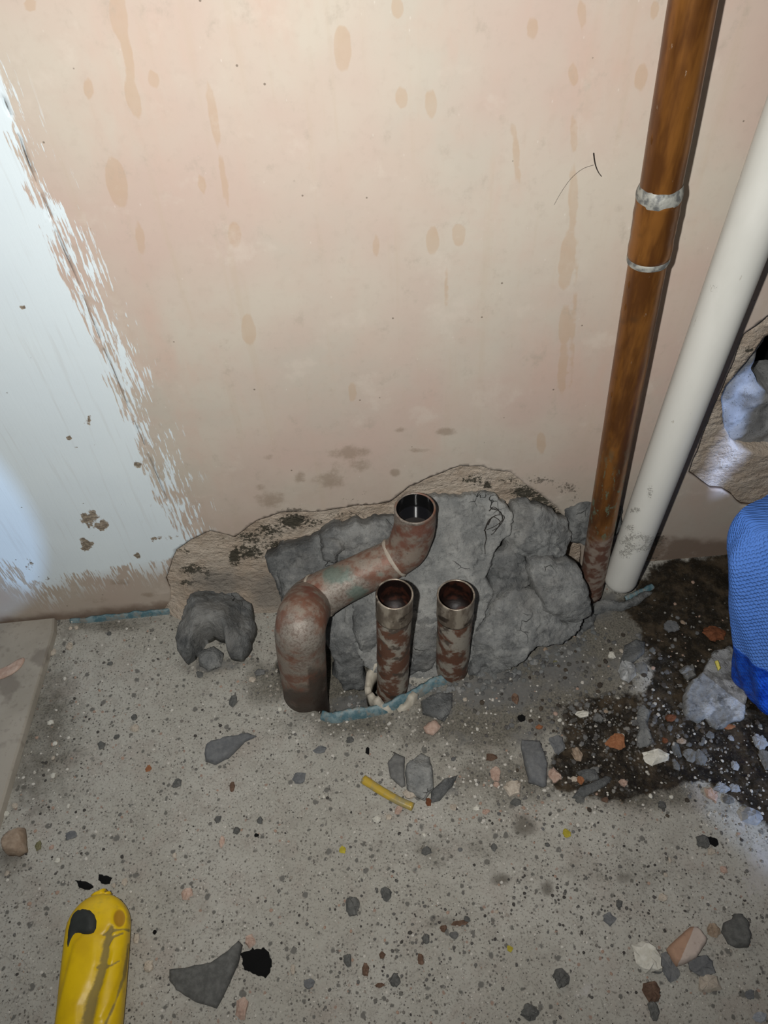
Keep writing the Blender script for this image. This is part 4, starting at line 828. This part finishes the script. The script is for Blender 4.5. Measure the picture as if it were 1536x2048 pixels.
flake('slate_flake', crop([(1340, 690), (1380, 690), (1430, 760), (1445, 850), (1430, 900), (1360, 900), (1310, 880), (1265, 810), (1280, 750), (1330, 720)], 1040, 1600, 3.097), .008, ST['dark'], 'knobbly dark grey chunk at the lower right beside the two-tone plaster piece', 'slate', seed=47, k=.006, namp=.0016)
two = np.array(crop([(980, 1018), (1085, 775)], 1040, 1600, 3.097)); td = two[1]-two[0]; tnv = np.array([-td[1], td[0]])/np.linalg.norm(td)
flake('plaster_chunk', crop([(918, 915), (940, 880), (1000, 830), (1070, 770), (1115, 772), (1165, 850), (1165, 880), (1130, 940), (1100, 980), (1050, 1000), (975, 1020), (945, 980)], 1040, 1600, 3.097), .008, MAT_TWO, 'two-tone pink and tan plaster chunk at the lower right', 'plaster', seed=48, facets=0, namp=.0012, attrs=dict(tone=lambda p: (p-two[0])@tnv))
flake('plaster_flake', crop([(1235, 190), (1262, 165), (1300, 150), (1328, 185), (1310, 210), (1285, 235), (1250, 220)], 380, 1380, 2.648), .004, ST['pink'], 'pale pink plaster flake in front of the blue membrane edge', 'plaster', seed=49)
flake('stone_block', crop([(10, 1810), (60, 1750), (150, 1718), (172, 1890), (110, 1925), (30, 1922), (0, 1880)], 0, 1180, 3.657), .012, ST['tan'], 'square tan stone block at the left edge below the fibreboard', 'stone', seed=50, facets=0, namp=.0016)
for i, (pts, lab) in enumerate([(crop([(1380, 668), (1400, 685), (1445, 672), (1480, 700), (1488, 735), (1503, 770), (1478, 800), (1452, 835), (1400, 815), (1345, 792), (1318, 755), (1325, 712)], 0, 1650, 2.743), 'largest jet-black bitumen patch, right of the triangular slate'),
                               (crop([(412, 300), (470, 302), (508, 340), (495, 357), (440, 345)], 0, 1650, 2.743), 'oval black bitumen fleck up and left of the knife nose'), (crop([(530, 285), (555, 268), (615, 285), (600, 325), (565, 312), (532, 308)], 0, 1650, 2.743), 'ragged black bitumen fleck just above the knife nose')]):
    flake('bitumen_fleck', pts, .0016, ST['black'], lab, 'bitumen', seed=52+i, step=.001, amp=.0018, facets=0)
flake('mortar_smear', crop([(690, 870), (740, 930), (720, 1000), (735, 1060), (765, 1130), (720, 1165), (660, 1170), (640, 1100), (660, 1040), (640, 960), (655, 900)], 1086, 1150, 3.413), .004, MAT_MORTAR, 'long flattened grey mortar smear inside the wet patch', 'mortar', seed=60)
flake('mortar_smear', crop([(230, 1330), (300, 1315), (360, 1310), (390, 1380), (330, 1400), (270, 1380)], 1086, 1150, 3.413), .004, MAT_MORTAR_D, 'flat grey mortar smear at the front left of the wet patch', 'mortar', seed=61)
flake('mortar_smear', crop([(200, 1510), (260, 1440), (350, 1400), (440, 1360), (475, 1380), (440, 1430), (360, 1470), (260, 1520)], 1086, 1150, 3.413), .004, MAT_MORTAR_D, 'streak of grey mortar along the front edge of the wet patch', 'mortar', seed=62)
flake('mortar_smear', crop([(560, 470), (640, 430), (700, 450), (690, 520), (640, 580), (600, 620), (530, 600)], 1086, 1150, 3.413), .004, MAT_MORTAR_D, 'grey mortar smear behind the pale lump on the wet edge', 'mortar', seed=63)
flake('mortar_smear', [(842, 1400), (870, 1385), (905, 1382), (905, 1410), (888, 1440), (870, 1432), (845, 1425)], .006, MAT_MORTAR_D, 'dark cracked mortar patch just in front of the right copper stub', 'mortar', seed=64, namp=.0015)
flake('mortar_smear', [(862, 1580), (890, 1555), (915, 1548), (905, 1570), (880, 1598), (860, 1602)], .005, MAT_MORTAR_D, 'dark mortar streak right of the ridged pale chunk', 'mortar', seed=65)

P = np.array([on_floor(p, .0125) for p in [(1430, 1322), (1436, 1320), (1442, 1336), (1437, 1340)]]); P[:, 2] = .0125
tag(recenter(slab('yellow_fleck', P, (0, 0, 1), .0008, MAT_YTICK, step=.001, back=.002, seed=3, rgh=False, sm=0)), 'thin yellow fleck stuck on the broad blue-grey slab', 'fleck')
# ================================================================== COUNTED STONES AND CHIPS
S = """1165 1426 27 14 white|1229 1486 40 28 orange|1313 1516 50 26 white|1154 1509 20 25 tan|1109 1551 25 28 pink|1149 1557 15 10 cream|1161 1561 13 16 orange|1222 1312 15 14 white|1255 1348 34 38 clear|1282 1340 24 20 grey|1376 1345 32 30 grey|1363 1481 20 12 tan|1354 1500 17 28 dark|1380 1513 22 22 grey|1401 1515 25 30 grey|1470 1531 16 18 blue|1462 1475 12 12 blue|1520 1484 25 30 blue|1424 1591 24 28 pink|1442 1575 30 20 blue|1502 1633 40 32 blue|1532 1520 22 40 grey|1323 1611 16 15 dark|1301 1592 8 9 white|1342 1594 9 8 white|1115 1490 28 34 slate|1342 1252 30 24 slate|1143 1415 12 12 grey|1196 1434 22 18 grey|1175 1408 14 10 grey|1111 1427 9 9 pink|1341 1436 22 14 rust|1429 1267 44 28 rust|1458 1453 26 10 orange|1353 1531 14 18 grey|1212 1422 10 8 tan|1247 1566 18 15 pink|1304 1301 12 10 dark|1366 1245 10 9 tan|1293 1915 48 46 white|1310 1938 36 16 dark|1426 1862 26 22 tan|1403 1934 50 34 slate|1337 1932 28 44 slate|1416 1967 44 28 cream|1301 1985 32 32 brown|1307 2022 20 30 dark|1122 1957 32 30 dark|1059 2025 36 26 dark|1218 1839 24 22 slate|1404 1684 26 24 dark|1426 1684 20 18 black|1422 1703 18 13 cream|1324 1795 16 14 cream|1331 1750 9 8 cream|1339 1721 8 9 cream|1447 1740 14 13 pink|1238 1808 14 14 dark|1133 1666 16 15 moss|1020 1898 11 11 moss|685 1699 12 14 moss|706 1813 26 32 dark|773 1790 23 22 dark|789 1961 22 22 dark|619 1968 22 16 slate|695 1923 15 20 dark|732 1940 14 22 brown|841 1918 12 18 brown|887 1858 14 12 brown|851 1878 16 17 dark|908 1871 18 12 grey|586 1940 10 18 cream|765 1910 12 12 brown|760 1971 20 8 brown|988 1695 12 14 dark|853 1702 20 16 dark|993 1824 9 6 cream|597 1557 24 20 slate|465 1574 10 18 brown|466 1403 15 24 dark|436 1640 14 12 dark|520 1641 12 14 dark|474 1662 14 14 dark|444 1685 11 22 pink|513 1670 10 7 black|753 1640 16 12 white|778 1635 12 10 cream|797 1622 15 14 pink|907 1615 12 12 cream|848 1670 9 8 white|648 1593 7 7 white|820 1588 28 20 cream|857 1605 12 14 rust|991 1549 19 26 pink|993 1570 13 12 pink|1026 1578 36 28 cream|1031 1605 22 14 dark|972 1624 15 10 pink|952 1617 14 8 white|1078 1455 14 10 orange|1119 1440 9 7 white|1030 1400 14 20 brown|1043 1437 16 14 black|982 1515 22 13 brown|139 1293 12 16 cream|107 1304 10 15 cream|102 1445 14 10 white|111 1488 10 8 white|107 1517 8 8 cream|107 1552 11 10 white|137 1613 8 9 white|30 1612 12 10 cream|12 1628 14 8 white|115 1721 12 10 white|269 1458 18 14 cream|269 1436 12 11 dark|204 1492 15 15 dark|234 1475 12 9 dark|355 1567 17 17 dark|297 1538 13 10 orange|219 1269 9 9 dark|221 1328 10 8 dark|350 1712 9 9 cream|142 1671 22 15 slate|77 1691 13 18 olive|103 1695 10 8 pink|145 1243 8 8 white|142 1258 9 9 cream|153 1257 10 9 cream|375 1790 23 19 pink|501 1883 20 22 pink|485 2018 24 34 pink|299 1934 18 18 cream|310 1865 8 8 black|250 1765 10 14 cream|228 1772 9 9 cream|273 1878 12 18 cream|15 1747 10 10 cream|160 1930 9 9 cream|1070 1269 14 9 cream|1060 1290 26 14 slate|1095 1275 10 8 grey|1242 1303 8 8 cream|1090 1300 10 9 tan|930 1400 10 8 cream|1160 1600 20 12 dark|1470 1575 18 16 blue|1455 1600 20 16 grey|1395 1440 14 10 dark|1420 1470 16 14 slate|505 1360 14 12 cream|520 1345 22 14 grey|560 1420 9 8 white|400 1350 12 12 dark|700 1480 14 12 dark|640 1500 26 14 slate|735 1502 8 14 black|1290 1400 9 8 grey|1245 1470 9 8 white|1190 1540 18 12 grey|1330 1480 12 12 rust|1210 1600 14 10 brown|920 1700 10 8 grey|1095 1690 10 8 dark|921 1846 34 9 brown|934 1838 12 10 dark|1110 1325 9 6 olive|1500 1990 20 14 slate|1520 2035 30 16 blue"""  # dark entry beneath the big lower-right white chip stands in for its shadow
LAND = [(190, 1900, 'the yellow knife handle'), (775, 1588, 'the yellow tube offcut'), (430, 1250, 'the horseshoe mortar clod'), (610, 1390, 'the swan-neck pipe foot'), (905, 1345, 'the right copper stub'), (1180, 1180, 'the tall copper pipe'), (1240, 1170, 'the white pipe foot'), (1480, 1400, 'the blue paper towel'), (1075, 1530, 'the long slate flake'), (452, 1495, 'the leaf-shaped flake'), (410, 1940, 'the triangular slate flake'), (60, 1440, 'the fibreboard edge'), (1380, 1890, 'the two-tone plaster chunk'), (1423, 1384, 'the broad blue-grey slab'), (25, 1680, 'the square tan block'), (513, 1924, 'the largest bitumen patch'), (830, 1540, 'the ridged mortar chunk'), (1477, 1858, 'the knobbly dark chunk'), (1288, 1455, 'the long mortar smear'), (1313, 1516, 'the longest white shard')]
NM = {'white': ('chalk_chip', 'white chalky'), 'cream': ('stone_chip', 'cream'), 'pink': ('plaster_chip', 'pale pink'), 'tan': ('stone_chip', 'tan'), 'orange': ('brick_chip', 'orange-brown'), 'dark': ('stone_chip', 'dark grey'), 'grey': ('mortar_chip', 'mid-grey'), 'blue': ('stone_chip', 'pale bluish'), 'slate': ('slate_chip', 'slate-grey'), 'black': ('bitumen_crumb', 'jet-black'), 'brown': ('dirt_crumb', 'brown'), 'rust': ('brick_crumb', 'rust-red'), 'moss': ('yellow_crumb', 'yellow'), 'olive': ('stone_chip', 'olive'), 'clear': ('pale_lump', 'glassy pale grey')}
NOUN = {'white': 'chalk chip', 'cream': 'stone chip', 'pink': 'plaster chip', 'tan': 'stone chip', 'orange': 'brick chip', 'dark': 'stone chip', 'grey': 'mortar chip', 'blue': 'stone chip', 'slate': 'slate chip', 'black': 'bitumen crumb', 'brown': 'dirt crumb', 'rust': 'brick crumb', 'moss': 'crumb', 'olive': 'stone chip', 'clear': 'lump'}
def ico(sub):
    t = (1+5**.5)/2; V = [(-1, t, 0), (1, t, 0), (-1, -t, 0), (1, -t, 0), (0, -1, t), (0, 1, t), (0, -1, -t), (0, 1, -t), (t, 0, -1), (t, 0, 1), (-t, 0, -1), (-t, 0, 1)]
    Fc = [(0, 11, 5), (0, 5, 1), (0, 1, 7), (0, 7, 10), (0, 10, 11), (1, 5, 9), (5, 11, 4), (11, 10, 2), (10, 7, 6), (7, 1, 8), (3, 9, 4), (3, 4, 2), (3, 2, 6), (3, 6, 8), (3, 8, 9), (4, 9, 5), (2, 4, 11), (6, 2, 10), (8, 6, 7), (9, 8, 1)]
    V = [np.array(v)/np.linalg.norm(v) for v in V]
    for _ in range(sub):
        c = {}; nf = []
        def mid(a, b):
            k = (min(a, b), max(a, b))
            if k not in c: v = V[a]+V[b]; V.append(v/np.linalg.norm(v)); c[k] = len(V)-1
            return c[k]
        for a, b, d in Fc:
            x, y, z_ = mid(a, b), mid(b, d), mid(d, a); nf += [(a, x, z_), (b, y, x), (d, z_, y), (x, y, z_)]
        Fc = nf
    return np.array(V), Fc
ICO = {k: ico(k) for k in (0, 1, 2, 3)}
def rock(sub, seed, facets=11):
    V, Fc = ICO[sub]; rs = np.random.RandomState(seed); N = rs.randn(facets, 3); N /= np.linalg.norm(N, axis=1)[:, None]; hgt_ = .72+.28*rs.rand(facets)
    dt_ = V@N.T; r = np.where(dt_ > .05, hgt_/np.maximum(dt_, .05), 9.).min(1); r = np.minimum(r, 1.15)
    V = V*r[:, None]; V = V+V*(.06*fbm(V, .5, 3, seed))[:, None]; V = V/np.abs(V).max(0); return V, Fc
def chip(seed, flat):
    rs = np.random.RandomState(seed); n = rs.randint(6, 9); a = np.sort((np.arange(n)+.7*rs.rand(n))/n*2*math.pi); r = .78+.3*rs.rand(n); pg = np.stack([r*np.cos(a), r*np.sin(a)], -1)
    pg = (pg-(pg.max(0)+pg.min(0))/2)/((pg.max(0)-pg.min(0))/2); q = []
    for i in range(n):
        for t in (0, .33, .67): q.append(pg[i]*(1-t)+pg[(i+1) % n]*t+(.05*rs.randn(2) if t else 0))
    q = np.array(q); m_ = len(q); o_ = .12*rs.randn(2); tl = .35*rs.randn(2)*(.4 if flat else 1); V = []
    for sc_, zz, jt in ((.86, 0, .0), (1., .38, .03), (.92 if flat else .82, .85, .05), (.5, 1., .08)):
        p = q*sc_+(o_ if sc_ < .95 and zz > .5 else 0)+jt*rs.randn(m_, 2); V.append(np.c_[p, zz+(p@tl)*.5*(zz > .5)+.07*rs.randn(m_)*(zz > .5)])
    V = np.concatenate(V); V = np.concatenate([V, [[o_[0], o_[1], 1.+.1*rs.randn()]]])
    Fc = [(l*m_+i, l*m_+(i+1) % m_, (l+1)*m_+(i+1) % m_, (l+1)*m_+i) for l in range(3) for i in range(m_)]+[(3*m_+i, 3*m_+(i+1) % m_, 4*m_) for i in range(m_)]+[tuple(range(m_))[::-1]]
    V[:, 2] = np.maximum(V[:, 2], 0); return V, Fc
stones = []
for i, s in enumerate(S.split('|')):
    x, y, w, h, col = s.split(); stones.append((float(x), float(y), float(w), float(h), col))
lab = []
for (x, y, w, h, col) in stones:
    best = min((l for l in LAND if (l[0]-x)**2+(l[1]-y)**2 > 100), key=lambda l: (l[0]-x)**2+(l[1]-y)**2); dx, dy = x-best[0], y-best[1]
    dr_ = ('right of' if dx > 0 else 'left of') if abs(dx) > abs(dy) else ('in front of' if dy > 0 else 'behind')
    sz = 'tiny' if max(w, h) < 13 else 'small' if max(w, h) < 24 else 'larger'; shp = 'long' if max(w, h)/min(w, h) > 1.7 else ''
    lab.append([(sz, shp, NM[col][1], NOUN[col], dr_, best[2]), math.hypot(dx, dy)])
for i, (x, y, w, h, col) in enumerate(stones):
    key, dist = lab[i]; same = sorted([l[1] for l in lab if l[0] == key]); r = same.index(dist)
    order = '' if len(same) == 1 else ('nearest ' if r == 0 else ['', 'second nearest ', 'third nearest ', 'fourth nearest ', 'fifth nearest ', 'sixth nearest '][min(r, 5)])
    text = ' '.join(t for t in (order+key[0], key[1], key[2], key[3], key[4], key[5]) if t)
    flat = col in ('slate', 'black', 'moss'); p = on_floor((x, y)); mp_ = mpp(p); zf = fz(p[0], p[1])
    sx, sy = w*mp_/2*1.06, h*mp_/2*1.16; sz_ = min(sx, sy)*(.35 if flat else .62)
    big_ = max(w, h) > 10; V, Fc = chip(100+i, flat) if big_ else rock(1, 100+i, 8)
    V = V*np.array([sx, sy, sz_*(1.35 if big_ else 1)]); V[:, 2] += -V[:, 2].min()-sz_*.15
    o = mesh(NM[col][0], V, Fc, ST[col], smooth=False); o.location = (p[0], p[1], zf)
    tag(o, text, 'stone' if col not in ('moss', 'black', 'brown') else 'debris', 'loose chips and crumbs on the concrete floor')

# ================================================================== UNCOUNTABLE GRIT
rs = np.random.RandomState(5); V = []; Fc = []; TC = []; n = 0; pal = [(.09, .085, .078), (.13, .125, .115), (.18, .165, .145), (.055, .05, .045), (.42, .395, .345), (.56, .535, .48), (.36, .25, .19), (.22, .21, .19), (.30, .27, .23)]
def addgrit(px_, py_, size, col):
    global n
    p = on_floor((px_, py_)); 
    if p[1] > -.004 or (560 < px_ < 1180 and py_ < 1335 and p[1] > -.055): return
    v, f = ICO[0]; m_ = mpp(p)*size/2; q = v*(1+.45*(rs.rand(12, 1)-.5))*m_*np.array([1, .75+.5*rs.rand(), .55]); a = rs.rand()*6.28
    q = np.stack([q[:, 0]*math.cos(a)-q[:, 1]*math.sin(a), q[:, 0]*math.sin(a)+q[:, 1]*math.cos(a), q[:, 2]], -1)
    V.append(q+np.array([p[0], p[1], fz(p[0], p[1])+m_*.25])); Fc.extend([(a_+n, b_+n, c_+n) for a_, b_, c_ in f]); n += 12; TC.extend([col+(1,)]*12)
for _ in range(2400):
    x, y = rs.rand()*1640-50, 1220+rs.rand()**.9*880
    k = rs.rand(); addgrit(x, y, 2.2+5.2*rs.rand()**2.2, pal[rs.randint(0, 9)] if k < .8 else pal[rs.randint(4, 6)])
for _ in range(230): addgrit(1300+rs.randn()*140, 1440+rs.randn()*75, 6+6*rs.rand(), [(.11, .11, .108), (.15, .15, .147), (.07, .055, .04), (.09, .085, .08), (.05, .04, .03)][rs.randint(0, 5)])
for _ in range(90): addgrit(1120+rs.randn()*110, 1370+rs.randn()*70, 5+6*rs.rand(), [(.11, .11, .105), (.16, .155, .145), (.22, .21, .19), (.08, .075, .065)][rs.randint(0, 4)])
EDGEB = [(690, 1350), (760, 1372), (830, 1366), (900, 1364), (950, 1362), (1005, 1348), (1060, 1318), (1120, 1292), (1165, 1256), (1185, 1240)]
for _ in range(260):
    q = along(EDGEB, rs.rand(), 1, 2)[0]; addgrit(q[0]+rs.randn()*10, q[1]+4+abs(rs.randn())*16, 4+9*rs.rand()**1.6, [(.14, .145, .14), (.20, .205, .20), (.10, .10, .097), (.26, .255, .24)][rs.randint(0, 4)])
for cx_, cy_, sx_, sy_, cnt, pk in ((1290, 1470, 150, 70, 620, (0, 1, 7, 7, 2, 3, 0, 4)), (1170, 1430, 40, 30, 120, (0, 1, 1, 7)), (1030, 1590, 120, 40, 260, (4, 5, 5, 6, 1)), (700, 1450, 120, 25, 160, (4, 8, 1, 5)), (1480, 1600, 60, 60, 160, (7, 5, 4, 8)), (960, 1410, 140, 50, 260, (0, 1, 2, 5)), (100, 1500, 60, 160, 140, (4, 5, 3, 6)), (1230, 1770, 140, 60, 160, (0, 1, 3)), (830, 1870, 120, 60, 120, (0, 3, 1)), (560, 1340, 60, 40, 90, (1, 4, 8)), (1380, 1250, 60, 50, 60, (1, 6, 7))):
    for _ in range(cnt): addgrit(cx_+rs.randn()*sx_, cy_+rs.randn()*sy_, 2.5+5.5*rs.rand()**1.8, pal[pk[rs.randint(0, len(pk))]])
g = mesh('grit', np.concatenate(V), Fc, MAT_GRIT, smooth=False)
ca = g.data.attributes.new('tint', 'FLOAT_COLOR', 'POINT'); ca.data.foreach_set('color', np.asarray(TC, np.float32).ravel())
tag(g, 'fine scattered grit and dust crumbs over the concrete floor', 'grit', kind='stuff')
print('H', H, 'D', D, 'rw', rw, 's1r', s1r, 'elbow r', rc[0], rc[-1], 'top', top, 'run', run[-1], 'mn', mn, 'blue', fb, cxr)
